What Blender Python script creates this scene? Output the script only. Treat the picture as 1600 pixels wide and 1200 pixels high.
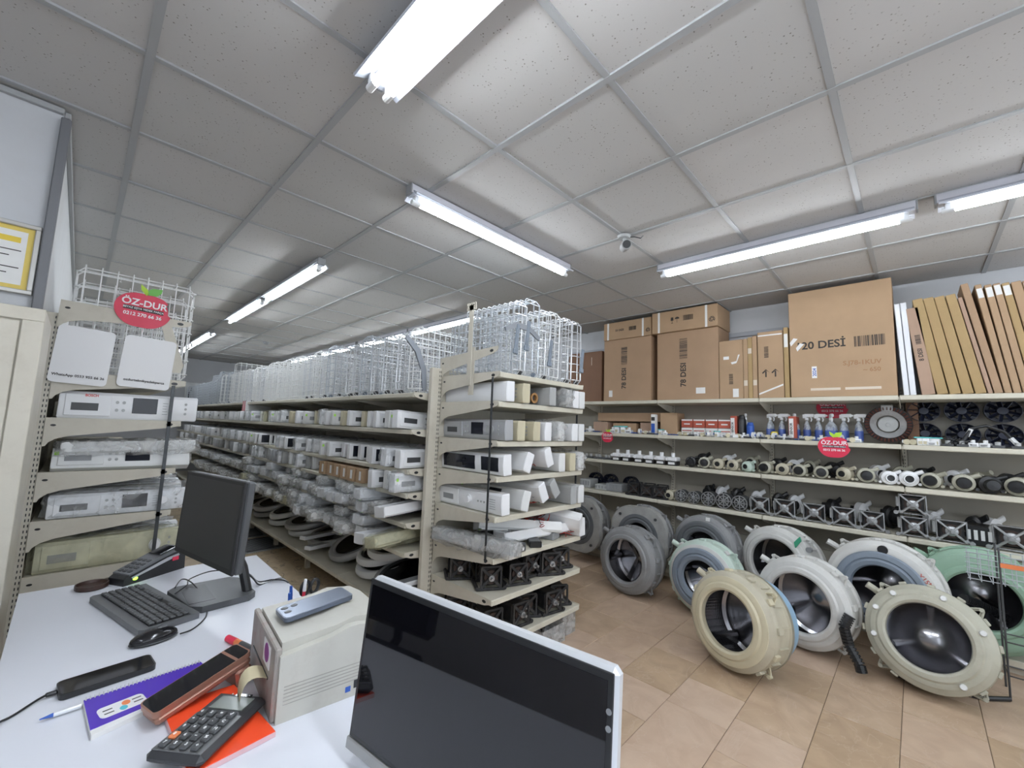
import bpy, math, random
from mathutils import Matrix, Vector, Quaternion
random.seed(7)
PI = math.pi
for o in list(bpy.data.objects): bpy.data.objects.remove(o)
scene = bpy.context.scene
COL = scene.collection

# ------------------------------------------------------------------ camera
F = 651.52
RC = ((0.69271369, -0.72029223, 0.03642599), (0.10025013, 0.04614954, -0.99389141), (0.71421122, 0.69213389, 0.10417781))
CAM = Vector((-0.0534, -0.7685, 1.4039))
CEIL = 2.72
cd = bpy.data.cameras.new('camera'); cam = bpy.data.objects.new('camera', cd); COL.objects.link(cam)
cd.sensor_fit = 'HORIZONTAL'; cd.sensor_width = 36.0; cd.lens = F / 1600 * 36.0
cd.clip_start = 0.02; cd.clip_end = 60
_r, _d, _f = Vector(RC[0]), Vector(RC[1]), Vector(RC[2])
_m = Matrix((_r, -_d, -_f)).transposed().to_4x4(); _m.translation = CAM
cam.matrix_world = _m
scene.camera = cam

# ------------------------------------------------------------------ view and world
vs = scene.view_settings
vs.view_transform = 'Standard'; vs.look = 'None'; vs.gamma = 1.0; vs.use_curve_mapping = False
vs.exposure = 0.18
TUBE_STRENGTH = 52.0
w = bpy.data.worlds.new('world'); scene.world = w; w.use_nodes = True
w.node_tree.nodes['Background'].inputs[0].default_value = (0.85, 0.92, 1.0, 1)
w.node_tree.nodes['Background'].inputs[1].default_value = 2.0

# ------------------------------------------------------------------ pixels to places
def ray(u, v):
    a = Vector(((u - 800) / F, (v - 600) / F, 1.0))
    return _r * a.x + _d * a.y + _f * a.z
def onx(u, v, x): d = ray(u, v); return CAM + d * ((x - CAM.x) / d.x)
def ony(u, v, y): d = ray(u, v); return CAM + d * ((y - CAM.y) / d.y)
def onz(u, v, z): d = ray(u, v); return CAM + d * ((z - CAM.z) / d.z)

# ------------------------------------------------------------------ materials
MATS = {}
def mat(name, col, rough=0.5, metal=0.0, var=0.0, scale=8.0, bump=0.0, bscale=60.0, emit=None, trans=0.0, alpha=1.0, spec=0.5, coat=0.0, dirt=None, dirtamt=0.0, dscale=5.0):
    if name in MATS: return MATS[name]
    m = bpy.data.materials.new(name); m.use_nodes = True; nt = m.node_tree; b = nt.nodes['Principled BSDF']
    b.inputs['Base Color'].default_value = (*col, 1); b.inputs['Roughness'].default_value = rough
    b.inputs['Metallic'].default_value = metal; b.inputs['Specular IOR Level'].default_value = spec
    b.inputs['Coat Weight'].default_value = coat
    if trans: b.inputs['Transmission Weight'].default_value = trans
    if alpha < 1: b.inputs['Alpha'].default_value = alpha
    tc = None
    if var or bump or dirtamt:
        tc = nt.nodes.new('ShaderNodeTexCoord')
    if var or dirtamt:
        n = nt.nodes.new('ShaderNodeTexNoise'); n.inputs['Scale'].default_value = scale; n.inputs['Detail'].default_value = 5
        nt.links.new(tc.outputs['Object'], n.inputs['Vector'])
        r = nt.nodes.new('ShaderNodeValToRGB'); r.color_ramp.elements[0].position = 0.3; r.color_ramp.elements[1].position = 0.7
        r.color_ramp.elements[0].color = (*[max(0, c * (1 - var)) for c in col], 1)
        r.color_ramp.elements[1].color = (*[min(1, c * (1 + var * .6)) for c in col], 1)
        nt.links.new(n.outputs['Fac'], r.inputs['Fac']); out = r.outputs['Color']
        if dirtamt:
            n2 = nt.nodes.new('ShaderNodeTexNoise'); n2.inputs['Scale'].default_value = dscale; n2.inputs['Detail'].default_value = 8; n2.inputs['Roughness'].default_value = .7
            nt.links.new(tc.outputs['Object'], n2.inputs['Vector'])
            r2 = nt.nodes.new('ShaderNodeValToRGB'); r2.color_ramp.elements[0].position = .5; r2.color_ramp.elements[1].position = .72
            r2.color_ramp.elements[0].color = (0, 0, 0, 1); r2.color_ramp.elements[1].color = (dirtamt,) * 3 + (1,)
            nt.links.new(n2.outputs['Fac'], r2.inputs['Fac'])
            mx = nt.nodes.new('ShaderNodeMix'); mx.data_type = 'RGBA'; mx.inputs['B'].default_value = (*dirt, 1)
            nt.links.new(r2.outputs['Color'], mx.inputs['Factor']); nt.links.new(out, mx.inputs['A']); out = mx.outputs['Result']
        nt.links.new(out, b.inputs['Base Color'])
    if bump:
        n = nt.nodes.new('ShaderNodeTexNoise'); n.inputs['Scale'].default_value = bscale; n.inputs['Detail'].default_value = 4
        nt.links.new(tc.outputs['Object'], n.inputs['Vector'])
        bp = nt.nodes.new('ShaderNodeBump'); bp.inputs['Strength'].default_value = bump; bp.inputs['Distance'].default_value = 0.01
        nt.links.new(n.outputs['Fac'], bp.inputs['Height']); nt.links.new(bp.outputs['Normal'], b.inputs['Normal'])
    if emit:
        b.inputs['Emission Color'].default_value = (*emit[0], 1); b.inputs['Emission Strength'].default_value = emit[1]
    MATS[name] = m
    return m
def bag_mat(name, tint, op):
    m = bpy.data.materials.new(name); m.use_nodes = True; nt = m.node_tree; nt.nodes.clear()
    o = nt.nodes.new('ShaderNodeOutputMaterial'); mix = nt.nodes.new('ShaderNodeMixShader')
    t = nt.nodes.new('ShaderNodeBsdfTransparent'); t.inputs[0].default_value = (.95, .96, .97, 1)
    p = nt.nodes.new('ShaderNodeBsdfPrincipled'); p.inputs['Base Color'].default_value = (*tint, 1); p.inputs['Roughness'].default_value = .16; p.inputs['Specular IOR Level'].default_value = .8
    tc = nt.nodes.new('ShaderNodeTexCoord'); n = nt.nodes.new('ShaderNodeTexNoise'); n.inputs['Scale'].default_value = 14; n.inputs['Detail'].default_value = 6; n.inputs['Distortion'].default_value = 1.2
    nt.links.new(tc.outputs['Object'], n.inputs['Vector'])
    bp = nt.nodes.new('ShaderNodeBump'); bp.inputs['Strength'].default_value = 1.0; bp.inputs['Distance'].default_value = .03
    nt.links.new(n.outputs['Fac'], bp.inputs['Height']); nt.links.new(bp.outputs['Normal'], p.inputs['Normal'])
    r = nt.nodes.new('ShaderNodeValToRGB'); r.color_ramp.elements[0].position = .38; r.color_ramp.elements[1].position = .66
    r.color_ramp.elements[0].color = (op * .6,) * 3 + (1,); r.color_ramp.elements[1].color = (min(1, op * 1.5),) * 3 + (1,)
    nt.links.new(n.outputs['Fac'], r.inputs['Fac']); nt.links.new(r.outputs['Color'], mix.inputs[0])
    nt.links.new(t.outputs[0], mix.inputs[1]); nt.links.new(p.outputs[0], mix.inputs[2]); nt.links.new(mix.outputs[0], o.inputs['Surface'])
    MATS[name] = m; return m

M_BEIGE = mat('beige_steel', (.58, .545, .46), .42, 0, .06, 6, dirt=(.33, .28, .21), dirtamt=.25, dscale=9)
M_SHELF = mat('cream_shelf', (.63, .60, .50), .4, 0, .05, 5, dirt=(.36, .31, .24), dirtamt=.25, dscale=6)
M_WHITE = mat('white_plastic', (.85, .86, .88), .35, 0, .05, 4)
M_WHITE2 = mat('off_white_plastic', (.76, .77, .77), .38, 0, .07, 4)
M_CREAM = mat('cream_plastic', (.58, .53, .38), .4, 0, .1, 6)
M_YELLOWED = mat('yellowed_plastic', (.64, .62, .45), .4, 0, .18, 9)
M_SILVER = mat('silver_plastic', (.46, .47, .49), .35, .3, .05, 5)
M_GREY = mat('grey_plastic', (.27, .28, .29), .45, 0, .08, 8)
M_LGREY = mat('light_grey_plastic', (.42, .43, .43), .45, 0, .08, 8)
M_DGREY = mat('dark_grey_plastic', (.065, .068, .072), .4, 0, .1, 8)
M_BLACK = mat('black_plastic', (.014, .015, .017), .35, 0, .1, 8)
M_DISPLAY = mat('dark_display', (.012, .014, .022), .12)
M_GLASS_BLK = mat('black_glass', (.006, .006, .008), .05, spec=.5)
M_RUBBER = mat('grey_rubber', (.12, .13, .14), .55, 0, .1, 8, .2, 30)
M_BLUERUB = mat('blue_grey_rubber', (.20, .24, .29), .5, 0, .08, 8)
M_DRUM = mat('drum_steel', (.36, .36, .38), .2, 1.0, .06, 5)
M_CHROME = mat('chrome_wire', (.72, .74, .77), .3, .5)
M_WIREW = mat('white_coated_wire', (.80, .81, .81), .4)
M_WIREG = mat('grey_coated_wire', (.40, .43, .46), .4)
M_WIREB = mat('pale_blue_wire', (.55, .59, .64), .35, .3)
M_MOTOR = mat('motor_black', (.03, .03, .032), .5, .3, .3, 12, dirt=(.16, .14, .12), dirtamt=.4, dscale=20)
M_ALU = mat('cast_aluminium', (.42, .43, .44), .42, .75, .15, 14, dirt=(.12, .11, .10), dirtamt=.5, dscale=18)
M_COPPER = mat('copper_winding', (.10, .035, .025), .45, .4, .2, 40)
M_CARD = mat('cardboard', (.40, .265, .165), .75, 0, .06, 5, .06, 120)
M_CARD2 = mat('cardboard_pale', (.43, .29, .175), .75, 0, .07, 5, .06, 120)
M_CARD3 = mat('cardboard_yellowish', (.41, .285, .135), .75, 0, .08, 5, .06, 120)
M_CARDPINK = mat('cardboard_pinkish', (.42, .285, .205), .75, 0, .07, 5)
M_CARDDK = mat('cardboard_dark', (.21, .115, .07), .75, 0, .08, 5)
M_INK = mat('black_ink', (.035, .03, .028), .7)
M_PAPER = mat('white_paper', (.80, .80, .79), .6, 0, .03, 20)
M_TAPE = mat('pale_tape', (.66, .58, .48), .3)
M_RED = mat('sign_red', (.66, .03, .075), .4)
M_GREEN1 = mat('leaf_lime', (.42, .66, .04), .4)
M_GREEN2 = mat('leaf_green', (.14, .48, .06), .4)
M_SIGNW = mat('sign_white', (.82, .82, .83), .35)
M_DESK = mat('desk_white', (.72, .74, .80), .28, 0, .02, 3)
M_STRAP = mat('dark_steel_strap', (.07, .075, .08), .4, .6, .2, 20)
M_TUBGREY = mat('tub_grey', (.25, .255, .26), .5, 0, .1, 6, dirt=(.12, .11, .1), dirtamt=.35, dscale=8)
M_TUBWHITE = mat('tub_white', (.62, .62, .60), .42, 0, .08, 6, dirt=(.35, .32, .28), dirtamt=.35, dscale=8)
M_TUBCREAM = mat('tub_cream', (.50, .465, .36), .45, 0, .1, 6, dirt=(.30, .25, .18), dirtamt=.4, dscale=8)
M_TUBOLIVE = mat('tub_translucent_cream', (.43, .42, .34), .42, 0, .1, 6, dirt=(.27, .25, .18), dirtamt=.4, dscale=8)
M_TUBGREEN = mat('tub_green', (.27, .42, .31), .42, 0, .1, 6, dirt=(.12, .16, .12), dirtamt=.35, dscale=8)
M_TUBMINT = mat('tub_mint', (.52, .63, .56), .45, 0, .08, 6)
M_TUBBLUE = mat('tub_blue', (.27, .42, .56), .45, 0, .08, 6)
M_CONC = mat('counterweight_grey', (.36, .36, .345), .8, 0, .15, 12, .3, 60)
M_LED = mat('green_led', (.2, 1, .05), .3, emit=((.35, 1, .05), 4))
M_BLUE = mat('blue_plastic', (.03, .10, .42), .35)
M_ORANGE = mat('orange_plastic', (.75, .22, .08), .4)
M_LIME = mat('lime_sticker', (.45, .85, .12), .5)
BAG = bag_mat('clear_bag', (.88, .89, .90), .2)
BAGD = bag_mat('dusty_bag', (.78, .77, .75), .34)
BAGY = bag_mat('yellowed_bag', (.76, .74, .52), .22)
bag_mat('liquid_bottle', (.62, .66, .70), .55)

# ------------------------------------------------------------------ mesh helpers
class MB:
    def __init__(s): s.v = []; s.f = []
    def add(s, vs, fs, M=None):
        o = len(s.v)
        s.v += [tuple(M @ Vector(p)) for p in vs] if M is not None else [tuple(p) for p in vs]
        s.f += [tuple(i + o for i in f) for f in fs]
        return s
    def box(s, x0, y0, z0, x1, y1, z1, b=0.0, M=None):
        if x0 > x1: x0, x1 = x1, x0
        if y0 > y1: y0, y1 = y1, y0
        if z0 > z1: z0, z1 = z1, z0
        if b <= 0:
            vs = [(x, y, z) for z in (z0, z1) for y in (y0, y1) for x in (x0, x1)]
            return s.add(vs, [(0, 2, 3, 1), (4, 5, 7, 6), (0, 1, 5, 4), (2, 6, 7, 3), (0, 4, 6, 2), (1, 3, 7, 5)], M)
        b = min(b, (x1 - x0) * .49, (y1 - y0) * .49, (z1 - z0) * .49)
        P = []; idx = {}
        lo, hi = (x0, y0, z0), (x1, y1, z1)
        for sx in (0, 1):
            for sy in (0, 1):
                for sz in (0, 1):
                    c = [hi[0] if sx else lo[0], hi[1] if sy else lo[1], hi[2] if sz else lo[2]]
                    inn = [c[k] + (b if (sx, sy, sz)[k] == 0 else -b) for k in range(3)]
                    for k in range(3):
                        q = list(inn); q[k] = c[k]; idx[(sx, sy, sz, k)] = len(P); P.append(q)
        fs = []
        for k in range(3):
            a, c = [(1, 2), (2, 0), (0, 1)][k]
            for sk in (0, 1):
                loop = []
                for sa, sc in ((0, 0), (1, 0), (1, 1), (0, 1)):
                    t = [0, 0, 0]; t[k] = sk; t[a] = sa; t[c] = sc; loop.append(idx[(*t, k)])
                fs.append(tuple(loop if sk else loop[::-1]))
        for k in range(3):                      # edges along axis k
            a, c = [(1, 2), (2, 0), (0, 1)][k]
            for sa in (0, 1):
                for sc in (0, 1):
                    t0 = [0, 0, 0]; t0[a] = sa; t0[c] = sc; t1 = list(t0); t1[k] = 1
                    l = [idx[(*t0, a)], idx[(*t1, a)], idx[(*t1, c)], idx[(*t0, c)]]
                    fs.append(tuple(l if sa == sc else l[::-1]))
        for sx in (0, 1):
            for sy in (0, 1):
                for sz in (0, 1):
                    l = [idx[(sx, sy, sz, 0)], idx[(sx, sy, sz, 1)], idx[(sx, sy, sz, 2)]]
                    fs.append(tuple(l if (sx + sy + sz) % 2 else l[::-1]))
        return s.add(P, fs, M)
    def cyl(s, p0, p1, r0, r1=None, n=12, caps=True, M=None):
        p0, p1 = Vector(p0), Vector(p1); r1 = r0 if r1 is None else r1
        d = (p1 - p0); d = d.normalized() if d.length > 1e-9 else Vector((0, 0, 1))
        a = d.orthogonal().normalized(); b = d.cross(a); vs = []
        for p, r in ((p0, r0), (p1, r1)):
            for i in range(n):
                t = 2 * PI * i / n; vs.append(p + a * (r * math.cos(t)) + b * (r * math.sin(t)))
        fs = [(i, (i + 1) % n, n + (i + 1) % n, n + i) for i in range(n)]
        if caps: fs += [tuple(range(n - 1, -1, -1)), tuple(range(n, 2 * n))]
        return s.add(vs, fs, M)
    def tube(s, pts, r, n=6, closed=False, M=None):
        pts = [Vector(p) for p in pts]; m = len(pts); vs = []; up = None
        for i, p in enumerate(pts):
            if closed: d = pts[(i + 1) % m] - pts[i - 1]
            else: d = pts[min(i + 1, m - 1)] - pts[max(i - 1, 0)]
            d.normalize()
            if up is None: up = d.orthogonal().normalized()
            up = (up - d * up.dot(d)); up = up.normalized() if up.length > 1e-6 else d.orthogonal().normalized()
            b = d.cross(up)
            for k in range(n):
                t = 2 * PI * (k + .5) / n; vs.append(p + up * (r * math.cos(t)) + b * (r * math.sin(t)))
        fs = []
        for i in range(m if closed else m - 1):
            j = (i + 1) % m
            fs += [(i * n + k, i * n + (k + 1) % n, j * n + (k + 1) % n, j * n + k) for k in range(n)]
        if not closed: fs += [tuple(range(n - 1, -1, -1)), tuple((m - 1) * n + k for k in range(n))]
        return s.add(vs, fs, M)
    def lathe(s, prof, n=32, M=None, closed=False, a0=0.0, a1=2 * PI):
        full = abs(a1 - a0 - 2 * PI) < 1e-6; k = len(prof); vs = []
        cnt = n if full else n + 1
        for i in range(cnt):
            t = a0 + (a1 - a0) * i / n
            for r, z in prof: vs.append((r * math.cos(t), r * math.sin(t), z))
        fs = []
        for i in range(n):
            j = (i + 1) % cnt
            for q in range(k if closed else k - 1):
                q2 = (q + 1) % k
                fs.append((i * k + q, j * k + q, j * k + q2, i * k + q2))
        return s.add(vs, fs, M)
    def prism(s, poly, z0, z1, M=None):
        n = len(poly); vs = [(x, y, z0) for x, y in poly] + [(x, y, z1) for x, y in poly]
        fs = [tuple(range(n - 1, -1, -1)), tuple(range(n, 2 * n))] + [(i, (i + 1) % n, n + (i + 1) % n, n + i) for i in range(n)]
        return s.add(vs, fs, M)
    def blob(s, c, rx, ry, rz, n=10, m=6, jit=0.0, rnd=random, M=None):
        vs = [(c[0], c[1], c[2] - rz)]
        for i in range(1, m):
            ph = -PI / 2 + PI * i / m
            for k in range(n):
                t = 2 * PI * k / n; q = 1 + rnd.uniform(-jit, jit)
                vs.append((c[0] + rx * q * math.cos(ph) * math.cos(t), c[1] + ry * q * math.cos(ph) * math.sin(t), c[2] + rz * q * math.sin(ph)))
        vs.append((c[0], c[1], c[2] + rz)); e = len(vs) - 1; fs = []
        for k in range(n):
            k2 = (k + 1) % n
            fs.append((0, 1 + k2, 1 + k)); fs.append((e, e - n + k, e - n + k2))
            for i in range(m - 2):
                a = 1 + i * n; fs.append((a + k, a + k2, a + n + k2, a + n + k))
        return s.add(vs, fs, M)
    def mesh(s, name, m, smooth=True, ang=0.6):
        me = bpy.data.meshes.new(name); me.from_pydata(s.v, [], s.f)
        if m is not None: me.materials.append(m)
        me.validate()
        if smooth and len(me.polygons):
            me.shade_smooth(); me.set_sharp_from_angle(angle=ang)
        return me
    def build(s, name, m, parent=None, smooth=True, ang=0.6):
        return link(name, s.mesh(name, m, smooth, ang), parent)
def link(name, me, parent=None):
    o = bpy.data.objects.new(name, me); COL.objects.link(o)
    if parent is not None: o.parent = parent
    return o
def tag(o, label=None, cat=None, group=None, kind=None):
    if label: o['label'] = label
    if cat: o['category'] = cat
    if group: o['group'] = group
    if kind: o['kind'] = kind
    return o
def empty(name, loc=(0, 0, 0), rot=None, label=None, cat=None, group=None, kind=None):
    o = bpy.data.objects.new(name, None); COL.objects.link(o); o.location = loc; o.empty_display_size = .05
    if rot is not None: setrot(o, rot)
    return tag(o, label, cat, group, kind)
def setrot(o, rot):
    if isinstance(rot, (int, float)): o.rotation_euler = (0, 0, rot)
    elif isinstance(rot, Quaternion): o.rotation_mode = 'QUATERNION'; o.rotation_quaternion = rot
    else: o.rotation_euler = rot
KIDS = {}
def dup(root, loc, rot=None, label=None, group=None, scale=None, swap=None):
    r = root.copy(); COL.objects.link(r); r.location = loc
    if rot is not None: setrot(r, rot)
    if label: r['label'] = label
    if group: r['group'] = group
    if scale: r.scale = scale
    if root.name not in KIDS: KIDS[root.name] = [(c, list(c.children)) for c in root.children]
    for ch, gs in KIDS[root.name]:
        c = ch.copy(); COL.objects.link(c); c.parent = r
        for g in gs:
            d = g.copy(); COL.objects.link(d); d.parent = c
    return r
class Proto:
    """first call places the thing itself, later calls place copies"""
    def __init__(s, root): s.root = root; s.used = False
    def place(s, loc, rot=None, label=None, group=None, scale=None):
        if not s.used:
            s.used = True; s.last = s.root
            KIDS[s.root.name] = [(c, list(c.children)) for c in s.root.children]
            s.src = s.root
            r = s.root; r.location = loc
            if rot is not None: setrot(r, rot)
            if label: r['label'] = label
            if group: r['group'] = group
            if scale: r.scale = scale
            return r
        return dup(s.root, loc, rot, label, group, scale)
def purge(protos):
    for p in protos:
        if not p.used:
            for c in list(p.root.children):
                for g in list(c.children): bpy.data.objects.remove(g)
                bpy.data.objects.remove(c)
            bpy.data.objects.remove(p.root)
TXT = {}
def text_mesh(body, size, m, depth=0.0006, align='CENTER'):
    key = (body, size, m.name, align)
    if key in TXT: return TXT[key]
    cu = bpy.data.curves.new('text', 'FONT'); cu.body = body; cu.size = size; cu.extrude = depth; cu.align_x = align; cu.align_y = 'CENTER'; cu.resolution_u = 3; cu.offset = size * .022
    o = bpy.data.objects.new('text', cu); COL.objects.link(o)
    dg = bpy.context.evaluated_depsgraph_get()
    me = bpy.data.meshes.new_from_object(o.evaluated_get(dg)); bpy.data.objects.remove(o); bpy.data.curves.remove(cu)
    me.materials.clear(); me.materials.append(m); me.name = 'lettering'
    TXT[key] = me; return me
def put_text(body, size, m, parent, M, name='lettering', bold=0):
    o = link(name, text_mesh(body, size, m), parent); o.matrix_local = M; return o
def basis(ex, ey, ez, loc):
    M = Matrix((Vector(ex), Vector(ey), Vector(ez))).transposed().to_4x4(); M.translation = loc; return M
def aim(axis, roll=0.0):
    q = Vector((0, 0, 1)).rotation_difference(Vector(axis).normalized())
    return q @ Quaternion((0, 0, 1), roll)
def frame_q(ex, ey):
    ex = Vector(ex).normalized(); ey = Vector(ey); ez = ex.cross(ey).normalized(); ey = ez.cross(ex)
    return Matrix((ex, ey, ez)).transposed().to_quaternion()

# ================================================================== THE ROOM
def ceiling_tile_mat(name, tone):
    m = bpy.data.materials.new(name); m.use_nodes = True; nt = m.node_tree; b = nt.nodes['Principled BSDF']
    b.inputs['Roughness'].default_value = .9; b.inputs['Specular IOR Level'].default_value = .2
    tc = nt.nodes.new('ShaderNodeTexCoord'); oi = nt.nodes.new('ShaderNodeObjectInfo')
    ad = nt.nodes.new('ShaderNodeVectorMath'); ad.operation = 'ADD'
    sc = nt.nodes.new('ShaderNodeVectorMath'); sc.operation = 'SCALE'; sc.inputs[3].default_value = 1.0
    nt.links.new(oi.outputs['Location'], sc.inputs[0])
    nt.links.new(tc.outputs['Object'], ad.inputs[0]); nt.links.new(sc.outputs[0], ad.inputs[1])
    vo = nt.nodes.new('ShaderNodeTexVoronoi'); vo.inputs['Scale'].default_value = 62; vo.inputs['Randomness'].default_value = 1
    nz = nt.nodes.new('ShaderNodeTexNoise'); nz.inputs['Scale'].default_value = 26; nz.inputs['Detail'].default_value = 3
    nt.links.new(ad.outputs[0], vo.inputs['Vector']); nt.links.new(ad.outputs[0], nz.inputs['Vector'])
    r1 = nt.nodes.new('ShaderNodeValToRGB'); r1.color_ramp.elements[0].position = .13; r1.color_ramp.elements[1].position = .2
    r1.color_ramp.elements[0].color = (1, 1, 1, 1); r1.color_ramp.elements[1].color = (0, 0, 0, 1)
    nt.links.new(vo.outputs['Distance'], r1.inputs['Fac'])
    r2 = nt.nodes.new('ShaderNodeValToRGB'); r2.color_ramp.elements[0].position = .42; r2.color_ramp.elements[1].position = .6
    nt.links.new(nz.outputs['Fac'], r2.inputs['Fac'])
    mu = nt.nodes.new('ShaderNodeMath'); mu.operation = 'MULTIPLY'
    nt.links.new(r1.outputs['Color'], mu.inputs[0]); nt.links.new(r2.outputs['Color'], mu.inputs[1])
    mx = nt.nodes.new('ShaderNodeMix'); mx.data_type = 'RGBA'; mx.inputs['A'].default_value = (*tone, 1); mx.inputs['B'].default_value = (tone[0] * .42, tone[1] * .4, tone[2] * .37, 1)
    nt.links.new(mu.outputs[0], mx.inputs['Factor']); nt.links.new(mx.outputs['Result'], b.inputs['Base Color'])
    return m
M_CT = [ceiling_tile_mat('mineral_tile_%d' % i, t) for i, t in enumerate(((.56, .55, .54), (.58, .57, .56), (.54, .535, .525)))]
M_TBAR = mat('ceiling_bar_grey', (.38, .39, .40), .5)
def marble(name, a, b_, crack):
    m = bpy.data.materials.new(name); m.use_nodes = True; nt = m.node_tree; p = nt.nodes['Principled BSDF']; p.inputs['Roughness'].default_value = .33
    tc = nt.nodes.new('ShaderNodeTexCoord'); oi = nt.nodes.new('ShaderNodeObjectInfo'); ad = nt.nodes.new('ShaderNodeVectorMath'); ad.operation = 'ADD'
    sc = nt.nodes.new('ShaderNodeVectorMath'); sc.operation = 'SCALE'; sc.inputs[3].default_value = 3.7
    nt.links.new(oi.outputs['Location'], sc.inputs[0]); nt.links.new(tc.outputs['Object'], ad.inputs[0]); nt.links.new(sc.outputs[0], ad.inputs[1])
    n = nt.nodes.new('ShaderNodeTexNoise'); n.inputs['Scale'].default_value = 5; n.inputs['Detail'].default_value = 9; n.inputs['Distortion'].default_value = 1.4
    nt.links.new(ad.outputs[0], n.inputs['Vector'])
    r = nt.nodes.new('ShaderNodeValToRGB'); e = r.color_ramp.elements; e[0].position = .3; e[0].color = (*a, 1); e[1].position = .68; e[1].color = (*b_, 1)
    nt.links.new(n.outputs['Fac'], r.inputs['Fac'])
    wv = nt.nodes.new('ShaderNodeTexNoise'); wv.inputs['Scale'].default_value = 2.2; wv.inputs['Detail'].default_value = 6; wv.inputs['Distortion'].default_value = 3
    nt.links.new(ad.outputs[0], wv.inputs['Vector'])
    r2 = nt.nodes.new('ShaderNodeValToRGB'); q = r2.color_ramp.elements; q[0].position = .485; q[0].color = (0, 0, 0, 1); q[1].position = .515; q[1].color = (0, 0, 0, 1)
    k = q.new(.5); k.color = (crack, crack, crack, 1)
    nt.links.new(wv.outputs['Fac'], r2.inputs['Fac'])
    mx = nt.nodes.new('ShaderNodeMix'); mx.data_type = 'RGBA'; mx.inputs['B'].default_value = ((.62, .5, .4, 1) if crack < .6 else (.07, .055, .045, 1))
    nt.links.new(r2.outputs['Color'], mx.inputs['Factor']); nt.links.new(r.outputs['Color'], mx.inputs['A']); nt.links.new(mx.outputs['Result'], p.inputs['Base Color'])
    return m
M_MARB = [marble('beige_marble_%d' % i, a, b, .3) for i, (a, b) in enumerate((((.43, .305, .205), (.55, .41, .285)), ((.46, .325, .23), (.58, .435, .31)), ((.39, .275, .175), (.51, .37, .245)), ((.50, .36, .26), (.60, .455, .34))))]
M_MARBY = [marble('worn_marble_%d' % i, a, b, .85) for i, (a, b) in enumerate((((.44, .345, .225), (.60, .48, .33)), ((.40, .31, .195), (.55, .44, .295))))]
M_GROUT = mat('grout', (.22, .165, .115), .8, 0, .1, 6)
M_WALL = mat('wall_paint', (.56, .575, .60), .6, 0, .04, 2, dirt=(.40, .39, .38), dirtamt=.2, dscale=2.5)
M_WALLW = mat('wall_white', (.66, .67, .68), .6, 0, .05, 3, dirt=(.45, .44, .42), dirtamt=.3, dscale=3)

XR, XL, YB, YF, YP, XLL = 4.66, -0.225, -2.7, 11.2, 1.86, -1.7
def struct(name, mb, m): return tag(mb.build(name, m, None, smooth=False), kind='structure')
fl = struct('floor', MB().box(XLL, YB, -.12, XR + .1, YF, -.004), M_GROUT)
rt = random.Random(3); TM = {}
def tile(x0, x1, y0, y1, ms, name='floor_tile'):
    key = (round(x1 - x0, 2), round(y1 - y0, 2), ms)
    if key not in TM:
        a, b = (x1 - x0) / 2 - .0015, (y1 - y0) / 2 - .0015
        TM[key] = MB().box(-a, -b, -.006, a, b, 0, .0015).mesh('floor_tile', ms, False)
    o = link(name, TM[key], fl); o.location = ((x0 + x1) / 2, (y0 + y1) / 2, rt.uniform(-.0006, .0006)); return o
ROW0 = -.05
for k in range(-8, 9):
    y0 = ROW0 + .3 * k
    x = XLL + rt.choice((0, .15, .3)) if k < 4 else 1.3
    while x < XR - .05:
        l = rt.choice((.3, .36, .42, .48, .6)); x1 = min(x + l, XR)
        vis = (x1 > 1.45 or y0 > -1.0) if k < 5 else x > .2
        if vis and (x < 4.2): tile(x, x1, y0, y0 + .3, rt.choice(M_MARB))
        x = x1
for k in range(9, 33):                                # the aisle beside the long rack
    y0 = ROW0 + .3 * k; x = .32 + rt.choice((0, .1, .2)) - .3
    while x < 1.6:
        l = rt.choice((.3, .42, .6)); tile(x, x + l, y0, y0 + .3, rt.choice(M_MARBY)); x += l
for k in range(4, 9):
    y0 = ROW0 + .3 * k; x = .30
    while x < 1.28:
        l = rt.choice((.3, .35)); tile(x, min(x + l, 1.3), y0, y0 + .3, rt.choice(M_MARBY)); x += l

ce = struct('ceiling', MB().box(XLL, YB, CEIL + .02, XR + .1, YF, CEIL + .1), M_TBAR)
pm = [MB().box(-.2885, -.2885, .0, .2885, .2885, .014, .002).mesh('ceiling_panel', m, False) for m in M_CT]
rc = random.Random(11)
for i in range(-3, 8):
    for j in range(-5, 19):
        x0, x1, y0, y1 = i * .6, i * .6 + .6, j * .6, j * .6 + .6
        if y1 < YB or x1 < XLL or (x1 <= XL and y0 > YP): continue
        q = rc.choice(pm)
        fx0, fx1 = max(x0, XLL), min(x1, XR)
        if fx1 - fx0 < .1: continue
        o = link('ceiling_panel', q, ce); o.location = ((fx0 + fx1) / 2, (y0 + y1) / 2, CEIL + rc.uniform(0, .004)); o.scale = ((fx1 - fx0) / .6, 1, 1)
        o.rotation_euler = (rc.uniform(-.002, .002), rc.uniform(-.002, .002), 0)
for i in range(-2, 8):
    MB().box(i * .6 - .0135, YB, CEIL - .006, i * .6 + .0135, YF, CEIL + .02).build('ceiling_bar', M_TBAR, ce, False)
for j in range(-4, 19):
    MB().box(XLL, j * .6 - .0125, CEIL - .0045, XR, j * .6 + .0125, CEIL + .02).build('ceiling_bar', M_TBAR, ce, False)

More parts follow.
